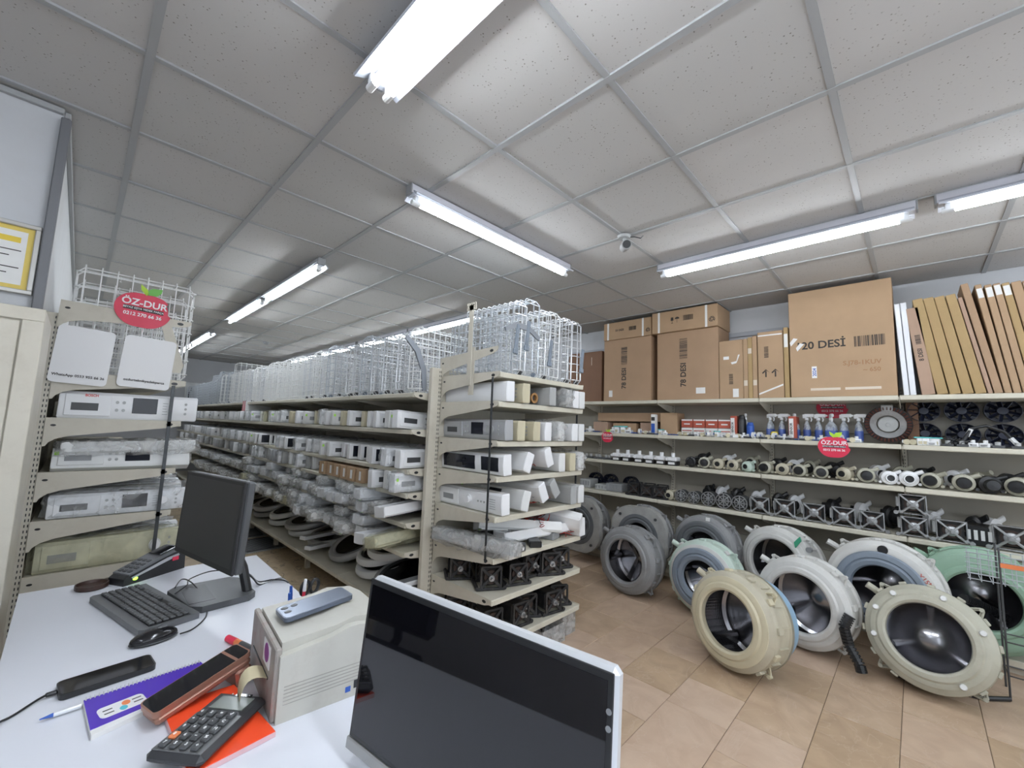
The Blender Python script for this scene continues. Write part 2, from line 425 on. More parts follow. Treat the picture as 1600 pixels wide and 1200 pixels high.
struct('wall_right', MB().box(XR, YB, -.1, XR + .12, YF, CEIL + .1), M_WALL)
struct('wall_left', MB().box(XL - .12, YP + .101, -.1, XL, YF, CEIL + .1), M_WALLW)
struct('wall_partition', MB().box(XLL, YP - .0, -.1, XL - .0005, YP + .1, CEIL + .1), M_WALL)
struct('wall_far', MB().box(XL, YF, -.1, XR, YF + .12, CEIL + .1), M_WALL)
struct('wall_rear', MB().box(XLL, YB - .12, -.1, XR, YB, .5).box(XLL, YB - .12, 2.5, XR, YB, CEIL + .1).box(XLL, YB - .12, .5, XLL + .3, YB, 2.5).box(XR - .3, YB - .12, .5, XR, YB, 2.5), M_WALL)
wf = MB()                                             # unseen window added behind the camera to let in soft fill light
for k in range(5):
    x = XLL + .3 + (XR - XLL - .6) * k / 4; wf.box(x - .03, YB - .08, .5, x + .03, YB - .02, 2.5)
added_win = tag(wf.box(XLL + .3, YB - .08, .5, XR - .3, YB - .02, .55).box(XLL + .3, YB - .08, 2.45, XR - .3, YB - .02, 2.5).build('added_window_1', mat('added_window_frame', (.6, .6, .6), .4), None, False), kind='structure')
struct('wall_side', MB().box(XLL - .12, YB, -.1, XLL, YP, CEIL + .1), M_WALL)
struct('trim_1', MB().box(XR - .03, YB, 2.43, XR - .0005, YF, 2.475, .004), mat('trunking_grey', (.40, .42, .46), .5))
struct('trim_2', MB().box(XL - .6, YP - .025, CEIL - .03, XL, YP - .0005, CEIL - .006, .003), M_TBAR)
struct('trim_3', MB().box(XL, YP + .001, CEIL - .03, XL + .02, YF, CEIL - .006, .003), M_TBAR)
# grey conduit down the partition corner
tag(MB().box(XL - .006, YP - .036, 1.2, XL + .026, YP - .002, CEIL - .05, .004).build('conduit', mat('conduit_grey', (.16, .165, .18), .5)), 'grey plastic cable conduit running down the wall corner above the metal cabinet', 'conduit')
# framed certificate
g = onz(0, 0, 9); P0 = ony(50, 462, YP - .02); P1 = ony(52, 352, YP - .02)
cz0, cz1, cx1 = P0.z, P1.z, P0.x
ct = empty('picture_frame', (cx1 - .2, YP - .001, cz0), label='certificate in a silver and gold frame hung on the grey partition wall', cat='picture')
wd = .40; hh = cz1 - cz0
fr = MB(); b = .018
for a in ((-wd / 2 - .0, 0, wd / 2, b), (-wd / 2, hh - b, wd / 2, hh), (-wd / 2, b, -wd / 2 + b, hh - b), (wd / 2 - b, b, wd / 2, hh - b)): fr.box(a[0], -.022, a[1], a[2], 0, a[3], .003)
fr.build('frame', mat('frame_silver', (.55, .54, .52), .3, .6), ct)
MB().box(-wd / 2 + b, -.008, b, wd / 2 - b, -.001, hh - b).build('gold_mount', mat('gold_mount', (.72, .55, .12), .4), ct, False)
sh = MB().box(-wd / 2 + b + .018, -.0095, b + .018, wd / 2 - b - .018, -.0082, hh - b - .018).build('sheet', M_PAPER, ct, False)
pr = MB().box(.04, -.0102, hh - .085, wd / 2 - b - .035, -.0096, hh - .062); pr.build('gold_stamp', mat('gold_ink', (.75, .55, .05), .4), ct, False)
ln = MB()
for k in range(6): ln.box(-.1, -.0102, hh - .12 - .024 * k, wd / 2 - b - .03 - .03 * (k % 3), -.0096, hh - .116 - .024 * k)
ln.build('printed_lines', M_INK, ct, False)

# ------------------------------------------------------------------ fluorescent battens
M_LAMPBODY = mat('lamp_body', (.55, .55, .60), .4, 0, .05, 6)
M_REFL = mat('lamp_reflector', (.62, .66, .74), .25, .35, .04, 6)
M_TUBE = mat('fluorescent_tube', (1, 1, 1), .3, emit=((.90, .95, 1.0), TUBE_STRENGTH))
def lamp_proto(L, wide):
    t = empty('ceiling_lamp', cat='lamp'); hw = .085 if wide else .06
    MB().box(-.028, 0, -.052, .028, L, 0, .004).build('body', M_LAMPBODY, t)
    r = MB(); z0, z1 = -.045, -.058
    for s in (-1, 1):
        pts = [(s * .018, z0 + .012), (s * .03, z0), (s * hw, z1 - .012), (s * (hw + .004), z1 - .004), (s * .03, z0 + .008)]
        if s < 0: pts = pts[::-1]
        Mx = Matrix(((1, 0, 0, 0), (0, 0, 1, 0), (0, 1, 0, 0), (0, 0, 0, 1)))
        r.prism(pts, .01, L - .01, Mx)
    r.box(-.03, .01, -.056, .03, L - .01, -.05)
    r.build('reflector', M_REFL, t)
    for dx in ((-.03, .036) if wide else (0,)):
        tb = MB().cyl((dx, .07, -.09), (dx, L - .07, -.09), .013, n=10).build('tube', M_TUBE, t)
        for y in (.045, L - .045):
            e = MB().cyl((dx, y - .026 if y < .1 else y - .02, -.09), (dx, y + .026 if y < .1 else y + .026, -.09), .0145, n=10)
            e.box(dx - .014, y - .012, -.09, dx + .014, y + .012, -.05, .003); e.build('tube_holder', M_WHITE2, t)
    for y in (0, L): MB().box(-.03, y - .004, -.055, .03, y + .004, -.0005, .001).build('end_cap', M_GREY, t)
    return Proto(t)
LP = lamp_proto(1.46, False); LPW = lamp_proto(1.46, True)
Z = CEIL - .007
for (x, y, lab) in ((3.005, -.83, 'long fluorescent batten over the floor in front of the cardboard boxes'), (3.005, -2.36, 'fluorescent batten beyond the end of the one above the cardboard boxes'),
        (1.19, 2.63, 'fluorescent batten above the aisle by the left shelves, with two lamps in line'), (1.19, 4.15, 'fluorescent batten continuing the pair above the aisle'),
        (1.22, 6.8, 'fluorescent batten deep in the aisle behind the hanging wire baskets'), (1.22, 8.3, 'farthest fluorescent batten along the aisle'),
        (3.02, 2.76, 'fluorescent batten glowing behind the wire baskets on the rack top'), (3.02, 4.25, 'second fluorescent batten behind the wire baskets on the long rack'), (3.02, 5.8, 'third fluorescent batten behind the wire baskets on the long rack'), (3.02, 7.4, 'fluorescent batten near the far end behind the long rack')):
    LP.place((x, y, Z), 0, lab, 'fluorescent ceiling battens')
LP.place((1.085, 1.175, Z), -PI / 2, 'fluorescent batten set crosswise in front of the end rack, with an open end bracket', 'fluorescent ceiling battens')
LPW.place((.60, -.82, Z), 0, 'wide twin-tube fluorescent lamp with a broad reflector over the desk', 'fluorescent ceiling battens')
LP.place((-.95, -1.3, Z), 0, 'unseen fluorescent batten added to brighten the ceiling beside the metal cabinet', 'fluorescent ceiling battens')  # out-of-view lamp, added to lift the left part of the ceiling
LPW.place((.60, -2.5, Z), 0, 'unseen wide twin-tube lamp added behind the desk lamp for fill light', 'fluorescent ceiling battens')  # another unseen lamp, added behind the camera as fill

# ------------------------------------------------------------------ security camera and detector
c = empty('security_camera', onz(975, 369, CEIL - .006), label='small white bullet security camera fixed under the ceiling grid', cat='camera')
MB().cyl((0, 0, 0), (0, 0, -.018), .045, .04, 18).build('base', M_LGREY, c)
MB().tube([(0, 0, -.015), (-.0, -.01, -.04), (-.01, -.02, -.06)], .012, 8).build('joint', M_LGREY, c)
ax = Vector((-.75, -.55, -.22)).normalized(); p = Vector((-.0, -.01, -.075))
bd = MB(); bd.cyl(p - ax * .04, p + ax * .075, .032, n=18); bd.build('housing', M_LGREY, c)
MB().cyl(p + ax * .0755, p + ax * .079, .026, n=18).build('lens', M_BLACK, c)
MB().tube([(0, 0, -.01), (.03, -.06, -.012), (.06, -.09, -.02), (.075, -.1, 0)], .004, 6).build('cable', M_DGREY, c)
sd = empty('smoke_detector', onz(416, 535, CEIL - .006), label='small round smoke detector on the ceiling deep in the shop', cat='detector')
MB().lathe([(.0, -.035), (.035, -.033), (.045, -.012), (.055, 0)], 16).build('housing', M_GREY, sd)

# ================================================================== SHELVING
def bracket_poly(D):
    return [(0, 0), (D, 0), (D, -.016), (D - .012, -.03), (D - .05, -.042), (.16, -.088), (.09, -.097), (.045, -.112), (.02, -.132), (.012, -.15), (0, -.152)]
def bracket(parent, origin, ds, D, hole=True, th=.004, name='bracket', tilt=0.0):
    """flat tapered bracket starting at origin, running along unit vector ds"""
    ds = Vector(ds); n = ds.cross(Vector((0, 0, 1)))
    M = basis(ds, (0, 0, 1), n, Vector(origin)) @ Matrix.Rotation(tilt, 4, 'Z')
    m = MB().prism(bracket_poly(D)[::-1] if False else bracket_poly(D), -th / 2, th / 2, M)
    o = m.build(name, M_BEIGE, parent, False)
    if hole:
        for s, z, rx, rz in ((D - .055, -.022, .016, .009), (.03, -.04, .011, .006)):
            ring = [(s + rx * math.cos(t), z + rz * math.sin(t)) for t in [2 * PI * k / 12 for k in range(12)]]
            MB().prism(ring, -th / 2 - .0006, th / 2 + .0006, M).build('slot_hole', M_BLACK, o, False)
    return o
def upright(parent, x0, x1, y0, y1, z0, z1, slotface, name='upright'):
    o = MB().box(x0, y0, z0, x1, y1, z1, .003).build(name, M_BEIGE, parent)
    if slotface:
        s = MB(); ax, c, e = slotface; z = z0 + .05
        while z < z1 - .03:
            for off in (0, .012):
                if ax == 'y': s.box(c + off - .002, y0 - .0012, z, c + off + .002, y0 + .001, z + .014)
                else: s.box(e - .0012, c + off - .002, z, e + .0012, c + off + .002, z + .014)
            z += .028
        s.build('slots', M_BLACK, o, False)['kind'] = 'stuff'
    return o

# ---- end rack (shelves face the desk)
EY, EYF, EX0, EX1 = 1.56, .99, 1.662, 2.522
ELV = [1.733, 1.556, 1.322, 1.115, .887, .657, .432, .185]
er = empty('end_rack', (2.09, 1.58, 0), label='beige steel end rack with eight shelves facing the desk', cat='shelving unit')
er.location = (0, 0, 0)
upright(er, 1.575, 1.655, EY, EY + .035, 0, 1.79, ('y', 1.636, None))
upright(er, 2.53, 2.61, EY, EY + .035, 0, 1.79, ('y', 2.545, None))
for k in range(3): MB().box(1.655, EY + .012, .12 + .56 * k, 2.53, EY + .022, .12 + .56 * k + .55).build('back_panel', M_BEIGE, er, False)
for z in ELV:
    s = MB().box(EX0, EYF, z - .032, EX1, EY, z, .004).box(EX0 + .02, EYF - .001, z - .030, EX1 - .02, EYF + .004, z - .004)
    s.build('shelf', M_SHELF, er)
    bracket(er, (1.659, EY, z + .004), (0, -1, 0), EY - EYF - .004); bracket(er, (2.525, EY, z + .004), (0, -1, 0), EY - EYF - .004, False)
bracket(er, (1.652, EY + .02, 1.862), (0, -1, 0), .57, True, tilt=.05)           # spare bracket on the upright top
pl = MB().box(1.600, 1.26, 1.73, 1.604, 1.31, 2.24).box(1.598, 1.225, 2.10, 1.604, 1.335, 2.16)
# upright flat strip clamped to the brackets
st = MB().box(1.648, 1.22, 1.60, 1.653, 1.265, 1.905).box(1.644, 1.245, 1.66, 1.650, 1.285, 2.19, .001)
for k in range(5): st.box(1.644, 1.225 + .02 * k, 2.175, 1.650, 1.232 + .02 * k, 2.2)
st.box(1.644, 1.22, 2.15, 1.650, 1.312, 2.182)
st.build('hanging_strip', M_BEIGE, er)
for k in range(5):
    z1, z0 = ELV[k] - .03, ELV[k + 1] - .03
    MB().box(1.6505, EYF + .05, z0, 1.6545, EYF + .066, z1, .001).build('support_strap', M_STRAP, er)
    if k > 0: MB().box(2.5265, EYF + .05, z0, 2.530, EYF + .066, z1, .001).build('support_strap', M_STRAP, er)

# ---- long double rack (left face towards the aisle)
LX, LXB = 1.477, 2.05
LLV = [1.613, 1.365, 1.104, .949, .761, .579, .21]
LY0, BAY, NB = 1.625, .92, 10
lr = empty('long_rack', label='long beige gondola rack running down the shop, its shelves packed with appliance panels', cat='shelving unit')
for b in range(NB + 1):
    y = LY0 + b * BAY
    upright(lr, LXB, LXB + .035, y - .0, y + .07, 0, 1.68, None)
    if b % 2 == 0 or b < 5: MB().box(LX + .12, y + .01, 0, LX + .16, y + .05, .18).build('foot', M_BEIGE, lr)
    for z in LLV[:-1]:
        bracket(lr, (LXB, y - .003, z + .004), (-1, 0, 0), LXB - LX - .002, b == 0)
for b in range(NB):
    y = LY0 + b * BAY
    MB().box(LXB + .01, y + .07, .2, LXB + .02, y + BAY, 1.66).build('back_panel', M_BEIGE, lr, False)
    for z in LLV:
        MB().box(LX, y + .002, z - .03, LXB, y + BAY - .004, z, .004).build('shelf', M_SHELF, lr)
for z in (1.613, .9, .21):
    MB().box(LXB + .035, LY0, z - .03, LXB + .56, LY0 + NB * BAY, z, .004).build('rear_shelf', M_SHELF, lr)

# ---- left wall rack
WX0, WXF, WY0 = -.168, .40, 2.53
WLV = [1.615, 1.365, 1.078, .828, .552, .27]
wl = empty('side_rack', label='beige steel rack against the left wall, brackets ending beside the desk', cat='shelving unit')
for b in range(6):
    y = WY0 + b * BAY
    upright(wl, WX0 - .056, WX0, y, y + .035, 0, 1.93, ('y', WX0 - .018, None) if b == 0 else None)
    for z in WLV: bracket(wl, (WX0, y - .003, z + .004), (1, 0, 0), WXF - WX0 - .002, b == 0)
for b in range(5):
    y = WY0 + b * BAY
    MB().box(WX0 - .02, y + .036, .1, WX0 - .01, y + BAY, 1.9).build('back_panel', M_BEIGE, wl, False)
    for z in WLV: MB().box(WX0 + .002, y + .002, z - .03, WXF, y + BAY - .004, z, .004).build('shelf', M_SHELF, wl)
bracket(wl, (WX0 - .01, WY0 - .008, 2.005), (1, 0, 0), .57, True, tilt=-.02, name='spare_bracket')
bracket(wl, (.335, WY0 - .012, 1.93), Vector((.3, 0, -1)).normalized(), .38, True, name='spare_bracket') if False else None
sb = MB().prism([(0, 0), (.05, 0), (.13, -.24), (.12, -.29), (.08, -.29)], -.002, .002, basis((1, 0, 0), (0, 0, 1), (0, -1, 0), Vector((.245, WY0 - .012, 1.955)))); sb.build('hanging_bracket', M_BEIGE, wl)
for k in range(1, 4):
    MB().box(.33, WY0 - .012, WLV[k + 1] - .03, .348, WY0 - .008, WLV[k] - .0, .001).build('support_strap', M_STRAP, wl)
MB().box(.33, WY0 - .012, WLV[1] - .03, .348, WY0 - .008, WLV[0] - .03, .001).build('support_strap', M_STRAP, wl)

# ---- right wall rack
RX = 4.2
RLV = [1.752, 1.385, 1.075, .718]
RJ = [3.08, 2.14, 1.2, .24, -.69, -1.63, -2.6]
M_RBACK = mat('rack_back_panel', (.40, .375, .32), .55, 0, .06, 5)
rr = empty('wall_rack', label='beige steel wall rack holding cartons, pumps and motors along the right wall', cat='shelving unit')
for y in RJ:
    upright(rr, XR - .06, XR - .02, y - .02, y + .02, 0, 1.85, ('x', y - .006, XR - .06))
    for z in RLV: bracket(rr, (XR - .06, y, z - .012), (-1, 0, 0), XR - .06 - RX - .004, False)
for a, b in zip(RJ[:-1], RJ[1:]):
    for k in range(5): MB().box(XR - .04, b + .022, .1 + .34 * k, XR - .03, a - .022, .1 + .34 * k + .336, .003).build('back_panel', M_RBACK, rr, True)
    for z in RLV: MB().box(RX, b + .003, z - .036, XR - .045, a - .003, z, .005).build('shelf', M_SHELF, rr)
    MB().box(4.1, b + .003, .045, XR - .045, a - .003, .09, .005).build('base_shelf', M_SHELF, rr)
    MB().box(4.14, b + .003, 0, 4.15, a - .003, .044).build('kick_plate', M_BEIGE, rr, False)

# ---- beige metal cabinet in front of the partition
mc = empty('metal_cabinet', (ony(72, 490, 1.42).x, 1.42, 0), label='beige sheet-metal cabinet with a latched door standing by the partition wall', cat='cabinet')
H = ony(72, 484, 1.42).z
MB().box(-1.0, .012, 0, 0, .40, H, .004).build('body', M_BEIGE, mc)
f = MB(); f.box(-1.0, 0, H - .045, 0, .012, H, .002).box(-.052, 0, 0, 0, .012, H - .045, .002).box(-1.0, 0, 0, -.95, .012, H - .045, .002).box(-.95, 0, 0, -.052, .012, .06, .002); f.build('front_frame', M_BEIGE, mc)
dr = MB().box(-.945, .003, .065, -.056, .0135, H - .05, .002).build('door', M_BEIGE, mc)
MB().box(-.15, -.012, .93, -.058, .004, 1.02, .004).build('latch_plate', mat('latch_steel', (.36, .37, .39), .4, .6, .2, 30), dr)
MB().tube([(-.1, -.01, 1.13), (-.09, -.03, 1.15), (-.09, -.03, 1.18), (-.1, -.004, 1.2)], .007, 8).build('hook', M_BEIGE, dr)

# ================================================================== WIRE BASKETS
def rack_proto(W, H, D, nx, nz, wire, r, wheels=True, tines=3, name='dish_rack', chamf=.03, wheelm=None):
    t = empty(name, cat='wire basket'); g = MB()
    for i in range(nx):
        x = -W / 2 + W * (i + .5) / nx
        g.tube([(x, D, .0), (x, .012, .0), (x, 0, .012), (x, 0, H - .012), (x, .012, H), (x, D, H)], r, 4)
    for i in range(nz):
        z = H * (i + .5) / nz
        g.tube([(-W / 2, D, z), (-W / 2, .012, z), (-W / 2 + .012, 0, z), (W / 2 - .012, 0, z), (W / 2, .012, z), (W / 2, D, z)], r, 4)
    g.build('wire_grid', wire, t)['kind'] = 'stuff'
    c = chamf
    for y, rr in ((D, r * 1.5), (D * .5, r)):
        MB().tube([(-W / 2 + c, y, 0), (W / 2 - c, y, 0), (W / 2, y, c), (W / 2, y, H - c), (W / 2 - c, y, H), (-W / 2 + c, y, H), (-W / 2, y, H - c), (-W / 2, y, c)], rr, 5, True).build('rim', wire, t)
    for k in range(tines):
        x = -W / 2 + W * (k + 1) / (tines + 1); tm = MB(); n = 9
        for j in range(n):
            z = H * (j + .7) / (n + .4); tm.tube([(x, 0, z - .012), (x + .006, D * .55, z), (x, 0, z + .012)], r, 4)
        tm.build('tine_row', wire, t)['kind'] = 'stuff'
    if wheels:
        for k in range(4):
            x = -W / 2 + .05 + (W - .1) * k / 3
            MB().cyl((x, D + .004, .018), (x, D + .022, .018), .017, n=10).build('wheel', wheelm or M_WIREG, t)
    return Proto(t)
RK = dict(
    white=rack_proto(.50, .46, .10, 10, 8, M_WIREW, 0.0033, False, 3),
    chrome=rack_proto(.50, .44, .09, 10, 8, M_CHROME, 0.0033, True, 4, wheelm=M_DGREY),
    grey=rack_proto(.51, .40, .10, 11, 9, M_WIREG, .0034, True, 4, wheelm=M_BLUERUB),
    blue=rack_proto(.50, .48, .11, 9, 7, M_WIREB, .0034, True, 3, wheelm=M_BLUERUB),
    big=rack_proto(.54, .58, .16, 8, 7, M_WIREW, .0036, False, 2),
    dense=rack_proto(.5, .36, .08, 14, 11, M_WIREG, .002, True, 4))
rk = random.Random(5)
GR = 'wire dish baskets on the long rack'
y = LY0 + .03; k = 0
while y < LY0 + 8.6:
    d = y - LY0
    if d < 2.1: kind = rk.choice(('chrome', 'chrome', 'white', 'blue'))
    elif d < 4.3: kind = rk.choice(('white', 'white', 'chrome'))
    elif d < 5.6: kind = rk.choice(('big', 'blue', 'white'))
    else: kind = rk.choice(('grey', 'dense', 'grey'))
    lab = {'chrome': 'bright chrome wire dish basket with small wheels on the long rack top', 'white': 'white coated wire dish basket on the long rack top', 'blue': 'bluish wire dish basket with grey wheels on the long rack top',
           'big': 'tall open white wire basket on the long rack top', 'grey': 'grey wire dish basket at the far end of the long rack', 'dense': 'low grey close-meshed wire basket at the far end of the long rack'}[kind]
    hz = .003 + (.0 if kind in ('white', 'big') else .0)
    RK[kind].place((LX + .275 + rk.uniform(-.02, .02), y, LLV[0] + .004), (rk.uniform(-.05, .02), 0, rk.uniform(-.05, .05)), lab, GR)
    y += rk.uniform(.14, .18) if kind != 'big' else .22
    k += 1
for k, (y, kind, dz, rz) in enumerate(((LY0 + 6.5, 'dense', .42, .1), (LY0 + 5.9, 'grey', .42, -.1))):
    RK[kind].place((LX + .3, y, LLV[0] + .42), (PI / 2, 0, rz), 'grey wire basket lying flat across the tops of the far baskets', 'wire baskets lying flat on the far baskets')
x = EX0 + .05; k = 0
for x, kind in zip([EX0 + .005 + .126 * i for i in range(7)], ('dense', 'chrome', 'blue', 'chrome', 'white', 'chrome', 'chrome')):
    lab = {'chrome': 'bright chrome wire dish basket standing on top of the end rack', 'white': 'white wire dish basket standing on top of the end rack', 'blue': 'bluish wire dish basket with wheels on top of the end rack', 'dense': 'low close-meshed wire basket at the upright on top of the end rack'}[kind]
    RK[kind].place((x, 1.27 + rk.uniform(-.02, .02), ELV[0] + .004), (0, rk.uniform(-.02, .02), -PI / 2 + rk.uniform(-.04, .04)), lab, 'wire dish baskets on the end rack', (1, 1, 1.08 if kind != 'dense' else 1))
for k, (y, kind, sc) in enumerate(((WY0 + .03, 'big', 1.06), (WY0 + .26, 'big', 1.0), (WY0 + .44, 'white', 1.1), (WY0 + .60, 'chrome', 1.1), (WY0 + .76, 'white', 1.05), (WY0 + .92, 'white', 1.1), (WY0 + 1.1, 'big', 1.0))):
    RK[kind].place((WX0 + .30, y, WLV[0] + .004), (rk.uniform(-.02, .02), 0, rk.uniform(-.04, .04)), {'big': 'tall white wire basket on the left rack behind the apple sign', 'white': 'white coated wire basket on the left rack behind the apple sign', 'chrome': 'chrome wire basket among white ones on the left rack'}[kind], 'wire baskets on the left rack', (1, 1, sc))
# curved grey spray arms and blue strips standing among the baskets
def arm(name, pts, wd, th, m, label, cat):
    a = MB(); n = len(pts)
    vs = []; fs = []
    for i, p in enumerate(pts):
        p = Vector(p); d = (Vector(pts[min(i + 1, n - 1)]) - Vector(pts[max(i - 1, 0)])).normalized()
        s = d.cross(Vector((0, 1, 0))).normalized() * wd * (1 - .35 * abs(i / (n - 1) - .5) * 2)
        for q in (-1, 1):
            for e in (-1, 1): vs.append(p + s * q / 2 + Vector((0, e * th / 2, 0)))
    for i in range(n - 1):
        o = i * 4
        for a0, a1 in ((0, 1), (1, 3), (3, 2), (2, 0)): fs.append((o + a0, o + 4 + a0, o + 4 + a1, o + a1))
    fs += [(0, 1, 3, 2), ((n - 1) * 4, (n - 1) * 4 + 2, (n - 1) * 4 + 3, (n - 1) * 4 + 1)]
    b0 = vs[0].copy(); a.add([v - b0 for v in vs], fs); o = a.build(name, m); o.location = b0
    return tag(o, label, cat)
M_ARM = mat('spray_arm_grey', (.24, .26, .29), .45)
arm('sprayer_blade', [(1.575, LY0 + .02, LLV[0] + .02), (1.56, LY0 + .02, LLV[0] + .16), (1.50, LY0 + .02, LLV[0] + .29), (1.41, LY0 + .02, LLV[0] + .37)], .045, .015, M_ARM, 'curved grey plastic spray arm at the near end of the long rack top', 'spray arm')
arm('sprayer_blade', [(1.70, 1.005, ELV[0] + .27), (1.80, 1.005, ELV[0] + .315), (1.92, 1.005, ELV[0] + .31), (2.02, 1.005, ELV[0] + .26)], .04, .012, M_ARM, 'grey dishwasher spray arm hooked across the end rack baskets', 'spray arm')
for k, (u, v0, v1) in enumerate(((805, 505, 550), (822, 500, 545), (858, 530, 570), (908, 545, 580))):
    a, b = ony(u, v1, 1.0), ony(u, v0, 1.0)
    o = MB().box(-.014, -.006, 0, .014, .006, b.z - a.z, .003).box(-.02, -.01, -.012, .02, .008, .02, .004).build('basket_clip', M_BLUERUB); o.location = (a.x, 1.0, a.z); o.rotation_euler = (0, .12, 0)
    tag(o, 'blue-grey height adjuster clipped to a wire basket on the end rack', 'clip', 'height adjusters on the end rack baskets')

# ================================================================== CONTROL PANELS
def chan(L, H, T, m, name, parent, face_m=None):
    """moulded fascia: bowed front skin, top and bottom flanges, end plates; long axis x, face towards -y"""
    pr = [(.010, 0), (T, 0), (T, .008), (.02, .012), (.016, H - .012), (T, H - .008), (T, H), (.016, H), (.004, H * .9), (0, H * .5), (.003, H * .08)]
    Mx = Matrix(((0, 0, 1, 0), (1, 0, 0, 0), (0, 1, 0, 0), (0, 0, 0, 1)))
    b = MB().prism(pr, 0, L, Mx)
    b.box(-.003, .004, .004, .004, T, H - .004, .0015).box(L - .004, .004, .004, L + .003, T, H - .004, .0015)
    return b.build(name, m, parent)
def disc(m, x, z, r, y0, y1, n=14): return m.cyl((x, y0, z), (x, y1, z), r, n=n)
def bag_mesh(L, T, H, jit, rnd, tail=True):
    m = MB(); nx, ny, nz = 12, 3, 4; vs = {}; P = []
    def key(i, j, k):
        if (i, j, k) not in vs:
            x = -.02 + (L + .04) * i / nx; y = -.012 + (T + .024) * j / ny; z = -.002 + (H + .018) * k / nz
            s = 1 - .25 * (abs(i / nx - .5) * 2) ** 6
            y = T / 2 + (y - T / 2) * s; z = max(.001, H / 2 + (z - H / 2) * s)
            vs[(i, j, k)] = len(P); P.append((x + rnd.uniform(-jit, jit), y + rnd.uniform(-jit, jit) * .8, z + (rnd.uniform(-jit, jit) if k else 0)))
        return vs[(i, j, k)]
    fs = []
    for i in range(nx):
        for j in range(ny):
            fs.append((key(i, j, 0), key(i, j + 1, 0), key(i + 1, j + 1, 0), key(i + 1, j, 0))); fs.append((key(i, j, nz), key(i + 1, j, nz), key(i + 1, j + 1, nz), key(i, j + 1, nz)))
        for k in range(nz):
            fs.append((key(i, 0, k), key(i + 1, 0, k), key(i + 1, 0, k + 1), key(i, 0, k + 1))); fs.append((key(i, ny, k), key(i, ny, k + 1), key(i + 1, ny, k + 1), key(i + 1, ny, k)))
    for j in range(ny):
        for k in range(nz):
            fs.append((key(0, j, k), key(0, j, k + 1), key(0, j + 1, k + 1), key(0, j + 1, k))); fs.append((key(nx, j, k), key(nx, j + 1, k), key(nx, j + 1, k + 1), key(nx, j, k + 1)))
    m.add(P, fs); return m
def panel_proto(kind, name='washer_fascia', L=.59, H=.122, T=.07, bag=None, seed=1):
    t = empty(name, cat='fascia'); rnd = random.Random(seed)
    bm = {'white': M_WHITE, 'knob': M_WHITE, 'dark': M_WHITE, 'silver': M_SILVER, 'cream': M_CREAM, 'yellow': M_YELLOWED, 'plain': M_WHITE2, 'grey': M_LGREY, 'black': M_BLACK, 'blank': M_WHITE}[kind]
    chan(L, H, T, bm, 'fascia', t)
    if kind in ('white', 'knob', 'silver', 'plain', 'yellow', 'cream'):
        d = MB().box(.02, -.003, .012, .20, .006, H - .012, .003).build('drawer_front', bm, t)
        MB().box(.045, -.0042, H * .30, .15, -.0032, H * .58, .0003).build('handle_recess', M_DGREY if kind in ('silver', 'white') else M_GREY, d, False)
    if kind in ('white', 'silver', 'plain', 'dark'):
        MB().box(.29 if kind != 'dark' else .025, -.003, H * (.25 if kind != 'dark' else .16), .40 if kind != 'dark' else .34, .004, H * .86, .001).build('display', M_DISPLAY, t, False)
        for q in range(4): disc(MB(), .225 + .028 * (q % 2), H * (.35 + .3 * (q // 2)), .0075, -.003, .004, 10).build('button', M_LGREY, t)
    if kind in ('knob', 'silver', 'white', 'yellow', 'cream'):
        kx = .30 if kind == 'knob' else .47
        disc(disc(MB(), kx, H * .5, .028, -.006, .004, 20), kx, H * .5, .022, -.022, -.005, 20).build('knob', M_WHITE if kind != 'silver' else M_LGREY, t)
        for q in range(3): disc(MB(), .39 + .0 + .028 * q if kind == 'knob' else .535, H * (.5 if kind == 'knob' else .3 + .2 * q), .0065, -.003, .004, 8).build('button', M_LGREY, t)
    if kind == 'dark': MB().box(.40, -.0025, H * .18, .55, .004, H * .86, .001).build('glass_strip', M_DISPLAY, t, False)
    if kind in ('white', 'knob', 'silver'):
        p = MB()
        for q in range(5): p.box(.425 if kind != 'knob' else .49, -.0008, H * (.25 + .11 * q), .45 if kind != 'knob' else .54, .002, H * (.265 + .11 * q))
        p.build('printed_legend', M_GREY, t, False)['kind'] = 'stuff'
    if kind == 'plain' or (kind == 'knob' and bag): MB().box(.006, -.0036, H * .60, .022, -.0028, H * .76).build('lime_sticker', M_LIME, t, False)
    if bag: bag_mesh(L, T, H, .012, rnd).build('plastic_bag', bag, t, True, 3.0)
    return Proto(t)
PN = {k: panel_proto(k) for k in ('white', 'knob', 'dark', 'silver', 'cream', 'plain', 'grey', 'blank')}
PB = {'bag_white': panel_proto('white', bag=BAG, seed=2), 'bag_knob': panel_proto('knob', bag=BAG, seed=3), 'bag_yellow': panel_proto('yellow', bag=BAGY, seed=4), 'bag_plain': panel_proto('plain', bag=BAGD, seed=5), 'bag_grey': panel_proto('grey', bag=BAGD, seed=6)}
PN.update(PB)
def far_proto(m, bag=None, slot=M_GREY):
    t = empty('washer_fascia', cat='fascia')
    chan(.59, .122, .07, m, 'fascia', t); MB().box(.05, -.003, .045, .15, .004, .075).build('handle_recess', slot, t, False)
    if bag: bag_mesh(.59, .07, .122, .007, random.Random(9)).build('plastic_bag', bag, t, True, 3.0)
    return Proto(t)
FAR = {'white': far_proto(M_WHITE), 'dark': far_proto(M_WHITE, None, M_DISPLAY), 'grey': far_proto(M_LGREY), 'bag_white': far_proto(M_WHITE, BAG), 'bag_plain': far_proto(M_WHITE2, BAGD), 'silver': far_proto(M_SILVER)}
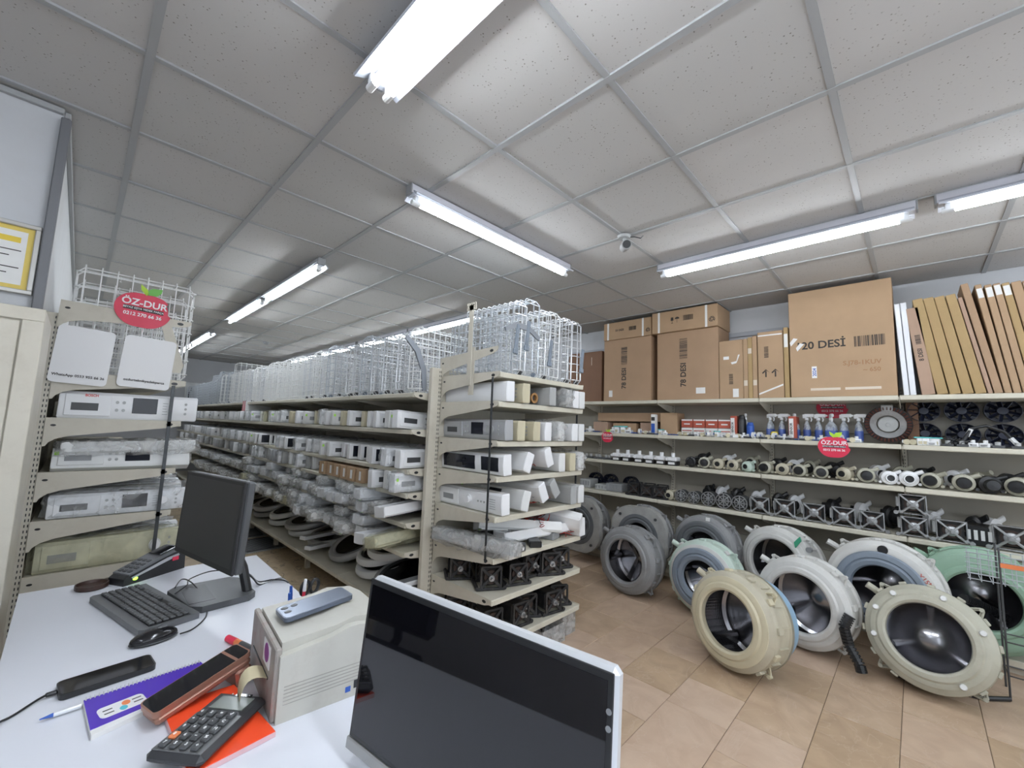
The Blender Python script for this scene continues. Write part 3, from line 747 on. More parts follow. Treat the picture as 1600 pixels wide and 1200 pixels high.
DESC = dict(white='white washer panel with drawer and dark display', knob='white washer panel with a round program knob', dark='white appliance panel with black glass windows', silver='silver appliance panel with drawer and knob', cream='cream yellowed appliance panel with knob', plain='off-white appliance panel with drawer', grey='plain grey plastic appliance panel', blank='plain white appliance panel without print',
            bag_white='white display panel in a clear bag', bag_knob='white knob panel in a clear bag', bag_yellow='yellowed panel in a yellowed bag', bag_plain='off-white panel in a dusty bag', bag_grey='grey panel in a dusty bag')
def row(z, mix, far, where, step, pro, rot, seed, y0=.06, y1=8.4, flat=False, ystop=None):
    r = random.Random(seed); y = LY0 + y0; n = 0
    while y < LY0 + y1:
        d = y - LY0
        near = d < 3.6
        k = r.choice(mix) if near else r.choice(far)
        P = PN[k] if near else FAR[k]
        x = LX + r.uniform(*pro)
        lab = DESC[k] + ' ' + where + ('' if near else ', far end')
        rx, ry, rz = [r.uniform(-a, a) for a in rot]
        if flat:
            T = .122
            P.place((x, y + T + .012, z + .012 + max(0, ry) * .3), (PI / 2 + rx, abs(ry), rz), lab, 'panels ' + where)
            if r.random() < .5 and near: 
                k2 = r.choice(mix); PN[k2].place((x + r.uniform(-.03, .08), y + T + .012, z + .097), (PI / 2 + rx * .5, abs(ry) * .5, rz * 1.4), DESC[k2] + ' ' + where + ', lying on another', 'upper panels ' + where)
        else:
            P.place((x, y, z + .004 + max(0, abs(rx)) * .07), (rx, 0, rz - .16), lab, 'panels ' + where)
        y += r.uniform(*step) * (1 if near else 1.25); n += 1
row(LLV[1], ('white', 'plain', 'white', 'bag_white', 'bag_knob', 'cream', 'plain', 'white', 'bag_yellow', 'knob'), ('white', 'white', 'bag_white'), 'on long rack second shelf', (.115, .165), (-.06, .03), (.04, .03, .03), 21, .42)
row(LLV[2], ('dark', 'dark', 'white', 'bag_white', 'plain', 'dark', 'silver'), ('dark', 'white', 'bag_white'), 'on long rack third shelf', (.115, .165), (-.06, .04), (.04, .03, .03), 22, .42)
row(LLV[3], ('bag_white', 'grey', 'white', 'grey', 'silver'), ('grey', 'silver', 'white'), 'on long rack fourth shelf', (.09, .12), (-.05, .03), (.03, .02, .02), 23, 1.62)
row(LLV[4], ('bag_plain', 'bag_grey', 'bag_plain', 'bag_white', 'bag_white', 'bag_knob'), ('bag_plain', 'bag_white'), 'on long rack fifth shelf', (.145, .18), (-.10, -.02), (.06, .05, .10), 24, .42, 6.5, True)
row(LLV[5], ('bag_plain', 'bag_grey', 'bag_plain', 'bag_white', 'bag_yellow', 'bag_white'), ('bag_plain', 'bag_white'), 'on long rack sixth shelf', (.15, .19), (-.13, -.03), (.08, .08, .14), 25, .44, 6.5, True)
# the near panels that show their whole face, one by one
def near(kind, y, z, x, rx, rz, lab, ry=0): return PN[kind].place((x, y, z), (rx, ry, rz), lab)
near('white', LY0 + .10, LLV[1] + .012, LX - .04, -.08, .02, 'white panel with slot and black display tilted at the near end of the second shelf', .06)
near('plain', LY0 + .225, LLV[1] + .006, LX - .03, .03, -.03, 'off-white panel with dark slot behind the tilted one on the second shelf')
near('white', LY0 + .05, LLV[2] + .006, LX - .03, .0, .02, 'white panel with drawer and display at the near end of the third shelf')
near('bag_white', LY0 + .20, LLV[2] + .006, LX - .05, .05, .05, 'bagged white panel behind the first one on the third shelf')
near('bag_knob', LY0 + .05, LLV[3] + .006, LX - .06, .0, .03, 'bagged white panel with big knob and green stickers near the upright', 0)
near('white', LY0 + .33, LLV[3] + .006, LX - .07, -.06, -.06, 'white panel with slot leaning beside the brown boxes')
near('plain', LY0 + .20, LLV[3] + .006, LX - .02, .03, .03, 'off-white panel between the bagged knob panel and the slotted one')
near('grey', LY0 + .45, LLV[3] + .006, LX - .0, .0, .0, 'grey panel standing against the brown boxes on the fourth shelf')
near('dark', LY0 + .16, LLV[4] + .03, LX - .13, 1.45, .06, 'open white door frame with black window lying on the fifth shelf by the upright', -.05)
near('bag_grey', LY0 + .34, LLV[4] + .02, LX - .08, 1.4, .1, 'bagged grey panel lying beside the black-window frame on the fifth shelf', .03)
near('bag_yellow', LY0 + .18, LLV[5] + .02, LX - .17, 1.35, .10, 'yellow-stained panel in a bag sticking out of the sixth shelf by the upright', -.02)
near('blank', LY0 + .34, LLV[5] + .02, LX - .17, 1.5, .12, 'thin white panel sticking out beside the yellow-stained bag', .03)
# brown boxes on the fourth shelf
bx = empty('brown_carton', cat='box')
MB().box(0, 0, 0, .34, .105, .105, .002).build('carton', M_CARD2, bx); MB().box(-.0008, .02, .02, .001, .05, .085).build('label_sticker', M_PAPER, bx, False); MB().box(.05, .045, .1045, .3, .06, .1058).build('tape', M_TAPE, bx, False)
BXP = Proto(bx)
for i in range(6): BXP.place((LX - .02 + rk.uniform(-.01, .015), LY0 + .58 + .135 * i, LLV[3] + .002), rk.uniform(-.05, .05), 'small brown carton with a white sticker in the row on the fourth shelf', 'brown cartons on the long rack')
# red and white can box and a red roll among the panels
o = MB().box(0, 0, 0, .3, .16, .13, .003).build('red_white_box', M_PAPER); o.location = (LX - .02, LY0 + 3.9, LLV[1] + .13); tag(o, 'white box with red stripes standing on the panels of the second shelf', 'box')
MB().box(-.001, .03, .0, .1, .06, .1302).build('red_stripe', M_RED, o, False); MB().box(-.001, .11, .0, .1, .14, .1302).build('red_stripe', M_RED, o, False)

# ------------------------------------------------------------------ porthole door rings on the base shelf
def ring_proto(R, m_out, m_in, glass=True, h=.05):
    t = empty('porthole_ring', cat='door ring')
    MB().lathe([(R * .72, .012), (R * .76, 0), (R * .97, 0), (R, .012), (R, h * .6), (R * .95, h), (R * .82, h * 1.0), (R * .74, h * .8)], 36, closed=True).build('outer_ring', m_out, t)
    MB().lathe([(R * .68, h * .4), (R * .73, h * .85), (R * .81, h * 1.06), (R * .76, h * .95), (R * .70, h * .4)], 36, closed=True).build('inner_trim', m_in, t)
    if glass: MB().lathe([(0, h * .5), (R * .35, h * .55), (R * .6, h * .7), (R * .72, h * .86)], 30).build('glass_bowl', M_GLASS_BLK, t)
    MB().box(R * .93, -.03, .01, R * 1.04, .03, h * .7, .006).build('hinge', M_LGREY, t)
    return Proto(t)
RG = [ring_proto(.235, M_SILVER, M_CHROME), ring_proto(.225, M_WHITE2, M_LGREY), ring_proto(.25, M_LGREY, M_DGREY), ring_proto(.22, M_WHITE2, M_DGREY)]
rg = random.Random(8)
for i, (y, z, dx, tx, ty, k, lab) in enumerate((
        (LY0 + .36, .005, .0, .0, -.12, 2, 'dark grey porthole ring with black glass lying nearest the upright'),
        (LY0 + .72, .01, .02, .0, -.06, 1, 'light grey porthole ring under two stacked rings on the base shelf'),
        (LY0 + .75, .10, .03, -.05, -.10, 3, 'ring with dark inner trim lying on the light grey porthole ring'),
        (LY0 + .62, .20, .05, .08, -.05, 3, 'topmost open ring of the stack near the upright'),
        (LY0 + 1.22, .005, .02, .0, -.30, 0, 'silver porthole ring with black glass leaning on the base shelf'),
        (LY0 + 1.75, .02, .06, .05, -.1, 2, 'dark porthole ring half way along the base shelf'),
        (LY0 + 2.25, .01, .03, .0, -.06, 1, 'light grey ring at the bottom of the middle stack'), (LY0 + 2.25, .10, .0, .06, -.05, 0, 'silver ring on the light grey ring of the middle stack'),
        (LY0 + 2.85, .01, .02, .0, -.04, 1, 'light ring at the bottom of the third ring stack'), (LY0 + 2.8, .10, .0, -.08, -.1, 3, 'open ring tilted on the third ring stack'),
        (LY0 + 3.4, .01, .02, .0, -.05, 0, 'silver ring under a tilted one far along the base shelf'), (LY0 + 3.35, .11, .0, .12, -.1, 0, 'silver ring tilted on another far along the base shelf'),
        (LY0 + 4.0, .01, .02, .0, -.03, 1, 'far light grey porthole ring on the base shelf'), (LY0 + 4.6, .01, .02, 0, -.02, 2, 'farthest dark porthole ring on the base shelf'))):
    RG[k].place((LX + .28 + dx, y, LLV[6] + z * .8 + .004 + math.sin(abs(ty) + .14) * .24), (tx * .5, ty - .14, 0), lab, 'porthole rings on the base shelf')
WS = Proto(empty('plastic_strip', cat='strip')); MB().box(0, -.035, 0, .5, .035, .03, .004).build('strip', M_WHITE, WS.root); MB().box(.02, -.03, .03, .48, .03, .033).build('groove', M_GREY, WS.root, False)
for i in range(3): WS.place((LX + .02 - .01 * i, LY0 + .06, LLV[6] + .02 + .06 * i), (0, -.0, .05 - .02 * i), 'white plastic trim strip stacked beside the upright on the base shelf', 'white strips on the base shelf')
for i in range(2): WS.place((LX - .02, LY0 + 1.5 + .13 * i, LLV[6] + .06 + .06 * i), (0, .06, .35), 'slotted pale strip lying across the rings half way along the rack', 'strips across the rings')
# grilles lying on the aisle floor under the base shelf
GP = Proto(empty('metal_grille', cat='grille'))
gm = MB()
for i in range(12): gm.tube([(0, .04 * i, .02), (.34, .04 * i, .02)], .004, 5)
gm.build('bars', M_DGREY, GP.root)['kind'] = 'stuff'
MB().tube([(0, -.02, .012), (.34, -.02, .012), (.34, .46, .012), (0, .46, .012)], .008, 6, True).build('frame', M_DGREY, GP.root)
MB().box(-.04, -.06, 0, .38, .5, .006, .002).build('tray', M_GREY, GP.root)
GP.place((1.32, 4.35, .0), .03, 'dark wire grille on a tray on the floor under the long rack, the nearer one', 'grilles under the long rack'); GP.place((1.30, 5.0, .0), -.04, 'dark wire grille on a tray on the floor under the long rack, the farther one', 'grilles under the long rack')

a, b = ony(300, 642, LY0 + 8.75), ony(345, 578, LY0 + 8.75)
o = empty('appliance_sheet', (a.x, LY0 + 8.75, LLV[0] + .002), 0, 'pale grey appliance side sheet standing at the far end of the long rack top', 'metal sheet'); o.location.x = LX
MB().box(0, 0, 0, .5, .03, .5, .01).build('sheet', M_LGREY, o); MB().tube([(.08, -.01, .05), (.06, -.03, .25), (.12, -.03, .42), (.3, -.02, .46)], .012, 8).build('seal_strip', M_BLACK, o)

# ================================================================== END RACK CONTENTS
def ep(kind, x, lev, lab, lean=0.0, rz=0.0, y=None, grp=None, dz=0.0):
    """panel standing across the end rack, face towards the desk aisle"""
    return PN[kind].place((x, (EY - .0) if y is None else y, ELV[lev] + .004 + dz), (lean, 0, -PI / 2 + rz), lab, grp)
ep('blank', 1.70, 1, 'plain white panel behind the strap on the end rack, upper panel shelf', .02, .0, 1.565)
ep('cream', 1.835, 1, 'cream panel beside the plain white one on the end rack')
ep('grey', 2.10, 1, 'grey panel standing mid-shelf on the end rack')
ep('bag_grey', 2.28, 1, 'grey panel in a dusty bag on the end rack upper panel shelf')
ep('blank', 2.365, 1, 'first of two slim white panels on the end rack upper panel shelf')
ep('plain', 2.44, 1, 'white panel last but one on the end rack upper panel shelf')
ep('silver', 1.70, 2, 'silver panel with round knob at the front of the end rack', .04, .0, 1.565)
ep('cream', 1.80, 2, 'cream panel behind the silver knob panel')
ep('cream', 1.93, 2, 'second cream panel behind the silver knob panel', .0, .03)
ep('dark', 2.05, 2, 'white panel with black display near the plastic bag on the end rack', .0, .02)
ep('bag_plain', 2.20, 2, 'off-white panel in a bag mid-shelf below the slim white panels')
ep('blank', 2.36, 2, 'white panel on the right of the bag below the slim white panels')
ep('plain', 2.44, 2, 'last white panel on the second panel shelf of the end rack')
ep('dark', 1.70, 3, 'white panel with black glass strips partly in plastic on the end rack', .08, .0, 1.565)
ep('blank', 1.86, 3, 'white plastic panel leaning left on the third panel shelf', -.35, .0, 1.56, None, .03)
ep('blank', 2.10, 3, 'white plastic panel leaning right on the third panel shelf', .35, .0, 1.56, None, .03)
ep('plain', 2.22, 3, 'white panel with exposed wiring on the third panel shelf', .02)
ep('cream', 2.34, 3, 'yellowed cream panel near the end of the third panel shelf')
ep('bag_plain', 2.44, 3, 'bagged panel at the end of the third panel shelf')
ep('knob', 1.70, 4, 'white panel with drawer, buttons and large knob on the end rack', .05, .0, 1.57)
ep('plain', 1.85, 4, 'white panel leaning behind the large knob panel', -.25, .0, 1.56, None, .02)
ep('blank', 2.06, 4, 'white box-like panel leaning right beside red wiring', .45, .0, 1.56, None, .035)
ep('grey', 2.17, 4, 'grey panel leaning beside red wiring on the end rack', .6, .03, 1.56, None, .05)
ep('grey', 2.36, 4, 'upright grey panel near the white end piece')
ep('plain', 2.45, 4, 'tall white end piece on the fourth panel shelf')
# junk heap on the sixth shelf
PN['plain'].place((1.80, 1.33, ELV[5] + .075), (1.25, .10, -.42), 'white panel with slots lying aslant on the junk shelf')
PN['bag_grey'].place((1.70, 1.50, ELV[5] + .01), (PI / 2 - .1, 0, -PI / 2 + .2), 'crumpled dusty bag with grey panel at the junk shelf upright')
PN['blank'].place((1.86, 1.20, ELV[5] + .02), (1.5, .0, -.1), 'white panel lying flat along the junk shelf front')
PN['grey'].place((1.95, 1.32, ELV[5] + .10), (1.2, -.02, -.2), 'grey panel on top of the junk shelf heap')
PN['blank'].place((2.24, 1.50, ELV[5] + .10), (.5, .12, -1.2), 'white panel end sticking up from the junk shelf heap')
PN['knob'].place((2.46, 1.55, ELV[5] + .005), (.05, 0, -PI / 2), 'white panel with round knob at the end of the junk shelf')
def wires(loc, r, n, m, lab, seed):
    rn = random.Random(seed); o = empty('wire_tangle', loc, label=lab, cat='wiring')
    for k in range(n):
        p = [Vector((rn.uniform(-r, r), rn.uniform(-r, r), abs(rn.uniform(.004, r * .9)))) for _ in range(4)]
        pts = []
        for i in range(13):
            t = i / 12; pts.append(p[0] * (1 - t) ** 3 + p[1] * 3 * t * (1 - t) ** 2 + p[2] * 3 * t * t * (1 - t) + p[3] * t ** 3)
        MB().tube(pts, .0028, 5).build('wire', m if k % 3 else M_DGREY, o)
    return o
M_REDW = mat('red_wire', (.35, .03, .02), .45)
wires((2.02, 1.12, ELV[3] + .01), .08, 14, M_REDW, 'red and black wiring between the leaning panels on the third panel shelf', 1)
wires((2.12, 1.08, ELV[4] + .01), .09, 14, M_REDW, 'red wiring loom beside the leaning grey panel', 2)
wires((2.18, 1.12, ELV[5] + .06), .12, 16, M_REDW, 'red and black wire tangle on the junk shelf heap', 3)
wires((2.40, 1.05, ELV[5] + .0), .07, 8, M_REDW, 'loose red wires hanging near the junk shelf edge', 4)
o = empty('fan_motor', (1.96, 1.12, ELV[1]), label='small fan motor with an orange ring on the upper panel shelf of the end rack', cat='motor')
MB().box(-.06, -.05, 0, .05, .35, .10, .006).build('housing', M_GREY, o); MB().lathe([(.022, 0), (.032, .004), (.035, .02), (.022, .02)], 20, basis((1, 0, 0), (0, 0, 1), (0, -1, 0), Vector((.085, -.05, .05))), True).build('ring', mat('amber_ring', (.42, .22, .08), .5), o); MB().cyl((.085, -.05, .05), (.085, .1, .05), .022, n=16).build('rotor', M_DGREY, o)
for k, (x, y, s) in enumerate(((1.86, 1.03, 1.0), (2.06, 1.03, .8), (2.28, 1.10, 1.0), (1.95, 1.30, 1.3), (2.33, 1.35, 1.2))):
    o = empty('circuit_module', (x, y, ELV[5] + .0), k * .9, ['dark module with connector at the junk shelf front', 'small black housing beside the flat white panel', 'grey plastic box on the junk shelf', 'large dark module at the back of the junk shelf', 'dark module below the knob panel end'][k], 'module')
    MB().box(-.07 * s, -.05 * s, 0, .07 * s, .05 * s, .05 * s, .006).build('case', (M_DGREY, M_BLACK, M_GREY)[k % 3], o)
    for q in range(4): MB().box(-.06 * s + q * .03 * s, -.056 * s, .01, -.045 * s + q * .03 * s, -.048 * s, .03 * s, .001).build('connector', M_WHITE2, o)

# ------------------------------------------------------------------ motors
def bar(m, a, b, wd, th):
    a, b = Vector(a), Vector(b); d = (b - a); L = d.length; d.normalize(); s = d.cross(Vector((0, 1, 0))); s = s.normalized() if s.length > .01 else Vector((1, 0, 0)); n = s.cross(d)
    m.box(-wd / 2, -th / 2, 0, wd / 2, th / 2, L, min(wd, th) * .2, basis(s, n, d, a))
def blk_motor():
    t = empty('washer_motor', cat='motor')
    MB().box(-.055, -.06, .02, .055, .06, .13, .012).build('stator', M_MOTOR, t)
    MB().cyl((-.0, -.075, .075), (0, .07, .075), .042, n=16).build('winding', mat('dark_winding', (.045, .028, .022), .5, .3, .2, 30), t)
    for y in (-.08, .075):
        fm = MB()
        for sx in (-1, 1):
            for sz in (0, 1): bar(fm, (0, y, .075), (sx * .06, y, .018 + .115 * sz), .018, .014)
        bar(fm, (-.062, y, .012), (-.062, y, .138), .013, .013); bar(fm, (.062, y, .012), (.062, y, .138), .013, .013); bar(fm, (-.062, y, .138), (.062, y, .138), .013, .013)
        bar(fm, (-.085, y, .008), (.085, y, .008), .016, .016)
        fm.build('end_frame', M_MOTOR, t)
    MB().cyl((0, -.10, .075), (0, -.07, .075), .018, n=14).cyl((0, -.125, .075), (0, -.1, .075), .008, n=10).build('shaft', M_ALU, t)
    MB().box(.056, -.03, .05, .059, .03, .10).build('rating_plate', M_LGREY, t, False)
    for s in (-1, 1): MB().cyl((s * .085, -.09, .014), (s * .085, .085, .014), .012, n=10).build('lug', M_MOTOR, t)
    return Proto(t)
BM = blk_motor()
rm = random.Random(4)
for lev, nm in ((6, 'second lowest'), (7, 'lowest')):
    for i, (x, y) in enumerate(((1.77, 1.42), (1.80, 1.17), (1.97, 1.12), (2.13, 1.17), (2.28, 1.10), (2.43, 1.14), (2.0, 1.40), (2.22, 1.42), (2.41, 1.42))):
        sc = rm.uniform(.92, 1.08)
        BM.place((x, y, ELV[lev] + .002), rm.uniform(-.35, .35) - .3, 'black washing machine motor on the %s shelf of the end rack' % nm, 'black motors on the %s shelf' % nm, (sc, sc, sc))
# clear bins on the floor below
for k, (x0, x1, y0, y1, h) in enumerate(((2.12, 2.36, .99, 1.35, .12), (2.37, 2.52, 1.02, 1.4, .135))):
    o = empty('clear_bin', ((x0 + x1) / 2, (y0 + y1) / 2, 0), label=('low clear plastic bin of small parts under the end rack', 'taller clear plastic bin at the outer corner under the end rack')[k], cat='bin')
    a, b = (x1 - x0) / 2, (y1 - y0) / 2; m = MB()
    m.box(-a, -b, 0, a, b, .004); m.box(-a, -b, .004, -a + .004, b, h); m.box(a - .004, -b, .004, a, b, h); m.box(-a, -b, .004, a, -b + .004, h); m.box(-a, b - .004, .004, a, b, h)
    m.build('bin', BAGD, o, False)
    s = MB(); rn = random.Random(k)
    for q in range(30): s.blob((rn.uniform(-a + .03, a - .03), rn.uniform(-b + .03, b - .03), rn.uniform(.025, h * .7)), rn.uniform(.012, .025), rn.uniform(.012, .025), rn.uniform(.012, .02), 6, 4, .2, rn)
    s.build('small_parts', M_GREY, o, False)['kind'] = 'stuff'

# ================================================================== LEFT RACK CONTENTS
def wp(kind, lev, y, lab, x=-.125, rx=0.0, rz=0.0, dz=0.0, sc=None): return PN[kind].place((x, WY0 + y, WLV[lev] + .004 + dz), (rx, 0, rz), lab, 'panels on the left rack', sc)
bp = wp('white', 1, .02, 'clean white panel with drawer and display under the square placards', -.13, .0, 0, 0, (1.02, 1, 1.22))
M_REDINK = mat('red_ink', (.7, .04, .04), .5)
put_text('BOSCH', .016, M_REDINK, bp, basis((1, 0, 0), (0, 0, 1), (0, -1, 0), Vector((.12, -.0035, .105))))
wp('plain', 2, .02, 'panel back with slots in cling film on the second visible left shelf', -.125, -.5, 0, .02)
PN['bag_plain'].place((-.10, WY0 + .16, WLV[2] + .075), (1.45, -.02, .03), 'bagged loom panel bulging over the second visible left shelf')
wp('bag_white', 3, .02, 'long white panel with small display on the third visible left shelf', -.115, -.05, 0, .0)
wp('bag_yellow', 4, .02, 'yellow-stained bagged panel on the left shelf level with the desk', -.135, -.05, 0, .0, (1.02, 1.1, 1.25))
for lev in (1, 2, 3, 4):
    for i in range(6):
        wp(('bag_white', 'white', 'bag_plain', 'plain')[(i + lev) % 4], lev, .26 + .14 * i, 'panel behind the first on left rack shelf %s, %s' % (('one', 'two', 'three', 'four')[lev - 1], ('nearest', 'second', 'third', 'fourth', 'fifth', 'sixth')[i]), -.125 + rk.uniform(0, .05), rk.uniform(-.05, .05), rk.uniform(-.03, .03))

# ================================================================== RIGHT WALL: CARTONS
def txt_face(body, size, parent, y, z, x=-.0006, up=False, m=None):
    M = basis((0, 0, 1), (0, 1, 0), (-1, 0, 0), Vector((x, y, z))) if up else basis((0, -1, 0), (0, 0, 1), (-1, 0, 0), Vector((x, y, z)))
    return put_text(body, size, m or M_INK, parent, M)
def barcode(parent, y, z, wd, h, up=False, seed=1):
    rn = random.Random(seed); m = MB(); t = 0
    while t < wd:
        b = rn.choice((.003, .005, .008)) * wd / .2
        if up: m.box(-.0012, y - h / 2, z + t, -.0004, y + h / 2, z + t + b)
        else: m.box(-.0012, y - t - b, z, -.0004, y - t, z + h)
        t += b + rn.choice((.003, .005, .007)) * wd / .2
    m.build('barcode', M_INK, parent, False)
def carton(y0, y1, z0, h, m, lab, x0=4.24, x1=4.58, name='cardboard_box', rot=0.0):
    o = empty(name, (x0, (y0 + y1) / 2, z0), rot, lab, 'box'); w2 = abs(y0 - y1) / 2
    MB().box(0, -w2, 0, x1 - x0, w2, h, .004).build('carton', m, o); return o, w2
ZT = RLV[0] + .001
def sticker(o, y, z, wd, h, m=None, name='paper_label'): return MB().box(-.0012, y - wd / 2, z, -.0002, y + wd / 2, z + h).build(name, m or M_PAPER, o, False)
o, w2 = carton(2.42, 1.93, ZT, .62, M_CARDDK, 'brown carton coloured dark as in shadow behind the end rack on the wall rack top', 4.28)  # shadow on this carton is put into its dark brown colour
sticker(o, -.1, .45, .006, .1, M_TAPE, 'tape')
o, w2 = carton(1.875, 1.285, ZT, .72, M_CARD, 'tall brown carton marked 78 DESI under the strapped narrower carton')
txt_face('78 DESI', .075, o, .03, .26, up=True); barcode(o, .03, .42, .2, .075, True, 1); sticker(o, .2, .05, .045, .075)
o, w2 = carton(1.215, .59, ZT, .72, M_CARD, 'tall brown carton marked 78 DESI under the carton with glass symbols')
txt_face('78 DESI', .078, o, .03, .26, up=True); barcode(o, .03, .43, .21, .08, True, 2); sticker(o, -.14, .06, .09, .06)
def straps(o, w2, h, ys):
    for y in ys: MB().box(-.0016, y - .011, 0, -.0002, y + .011, h).build('packing_strap', M_PAPER, o, False)
o, w2 = carton(1.87, 1.275, ZT + .721, .205, M_CARD2, 'flat strapped carton on the first tall 78 DESI carton', 4.22)
straps(o, w2, .205, (.24, -.2)); txt_face('33 DESI', .034, o, .09, .105); barcode(o, -.03, .085, .09, .045, False, 3); txt_face('♲', .06, o, -.26, .06)
o, w2 = carton(1.255, .58, ZT + .721, .225, M_CARD2, 'flat strapped carton with glass and umbrella symbols on the second tall carton', 4.20)
straps(o, w2, .225, (.26, -.23)); barcode(o, .0, .10, .1, .055, False, 4)
gl = MB()
gl.box(-.0012, .105, .085, -.0003, .125, .09).box(-.0012, .113, .09, -.0003, .117, .115).prism([(.1, .115), (.13, .115), (.127, .15), (.103, .15)], .0003, .0012, basis((0, 1, 0), (0, 0, 1), (-1, 0, 0), Vector((0, 0, 0))) if False else Matrix(((0, 0, -1, 0), (1, 0, 0, 0), (0, 1, 0, 0), (0, 0, 0, 1))))
gl.build('glass_symbol', M_INK, o, False)
um = MB().box(-.0012, .061, .088, -.0003, .064, .13); um.prism([(.04 + .022 - .024 * math.cos(PI * k / 8), .128 + .022 * math.sin(PI * k / 8)) for k in range(9)][::-1], .0003, .0012, Matrix(((0, 0, -1, 0), (1, 0, 0, 0), (0, 1, 0, 0), (0, 0, 0, 1)))); um.build('umbrella_symbol', M_INK, o, False)
txt_face('♲', .07, o, -.285, .07)
o, w2 = carton(.585, .375, ZT, .565, M_CARD2, 'narrow brown carton with torn white labels beside the tall cartons')
sticker(o, .04, .38, .05, .03); barcode(o, .0, .14, .1, .035, True, 5); sticker(o, -.04, .015, .05, .08)
tr = MB().prism([(-.05, .34), (-.08, .42), (-.065, .42), (-.05, .36), (.0, .35), (-.01, .33)], .0003, .0012, Matrix(((0, 0, -1, 0), (1, 0, 0, 0), (0, 1, 0, 0), (0, 0, 0, 1)))); tr.build('torn_label', M_PAPER, o, False)
for k, (a, b, h, m, lab) in enumerate(((.372, .335, .565, M_CARD2, 'thin flat carton beside the narrow carton with torn labels'), (.333, .297, .575, M_CARD3, 'middle of three thin flat cartons'), (.295, .257, .585, M_CARD2, 'thin flat carton touching the carton with up arrows'))):
    o, w2 = carton(a, b, ZT, h, m, lab); sticker(o, 0, .12 + .3 * (k % 2), .03, .05, M_TAPE, 'tape')
o, w2 = carton(.25, .05, ZT, .61, M_CARD2, 'narrow carton with up arrows and white tape next to the 120 DESİ carton')
sticker(o, 0, .57, .19, .012, M_PAPER, 'tape'); barcode(o, .03, .37, .1, .035, True, 6); txt_face('↑↑', .09, o, -.0, .22); sticker(o, .05, .2, .012, .0, M_INK) if False else None
MB().prism([(-.095, .11), (.095, .03), (.095, .045), (-.095, .125)], .0002, .0012, Matrix(((0, 0, -1, 0), (1, 0, 0, 0), (0, 1, 0, 0), (0, 0, 0, 1)))).build('tape', M_PAPER, o, False)
o, w2 = carton(.045, .008, ZT, .63, M_CARD3, 'thin carton with a long white label touching the 120 DESİ carton'); sticker(o, 0, .45, .028, .12)
o, w2 = carton(-.003, -.685, ZT, .925, M_CARD2, 'very large brown carton printed 120 DESİ reaching almost to the ceiling', 4.23)
txt_face('120 DESİ', .088, o, .125, .44); barcode(o, -.10, .4, .19, .085, False, 7); sticker(o, .17, .16, .035, .1); txt_face('2024', .034, o, .168, .21, -.0016, True, M_BLUE)
txt_face('S.J78-1KUV', .05, o, -.14, .27, m=mat('pencil_brown', (.34, .19, .10), .8)); txt_face('~ 650', .045, o, -.2, .21, m=MATS['pencil_brown'])
for y, wd in ((.1, .2), (-.14, .22)): sticker(o, y, .055, wd, .02, M_TAPE, 'tape')
for q, (yy, zz) in enumerate(((.33, .45), (.285, .40))): MB().prism([(yy, zz), (yy - .05, zz + .06), (yy - .02, zz + .07), (yy + .01, zz + .03)], .0003, .0014, Matrix(((0, 0, -1, 0), (1, 0, 0, 0), (0, 1, 0, 0), (0, 0, 0, 1)))).build('torn_label', M_PAPER, o, False)
# leaning flats
def flat(u0, u1, ut0, ut1, vt, m, lab, labels=(), cat='panel', name='flat_carton', xd=.3):
    a, b = onx(u0, 612, 4.245), onx(u1, 612, 4.245); t = onx((ut0 + ut1) / 2, vt, 4.245)
    th = abs(a.y - b.y) * .97; h = t.z - ZT; dy = t.y - (a.y + b.y) / 2; ang = math.atan2(dy, h)
    L = math.hypot(dy, h)
    o = empty(name, (4.245, (a.y + b.y) / 2, ZT + abs(math.sin(ang)) * th / 2), (-ang, 0, 0), lab, cat, None)
    MB().box(0, -th / 2, 0, xd, th / 2, L - .01, .003).build('sheet', m, o)
    for z, h2 in labels: MB().box(-.0012, -th * .42, z * L, -.0002, th * .42, z * L + h2).build('paper_label', M_PAPER, o, False)
    return o, th
M_GLOSSW = mat('gloss_white_sheet', (.74, .76, .80), .2)
flat(1412, 1421, 1396, 1405, 473, M_GLOSSW, 'left of two glossy white boards leaning beside the large carton', name='white_board')
flat(1422, 1432, 1406, 1415, 471, M_GLOSSW, 'right of two glossy white boards leaning beside the large carton', name='white_board')
o, th = flat(1440, 1462, 1417, 1431, 480, M_CARDPINK, 'pinkish flat carton with printed code leaning beside the white boards')
txt_face('8 DESI', .035, o, 0, .30, up=True); barcode(o, 0, .38, .07, .03, True, 8)
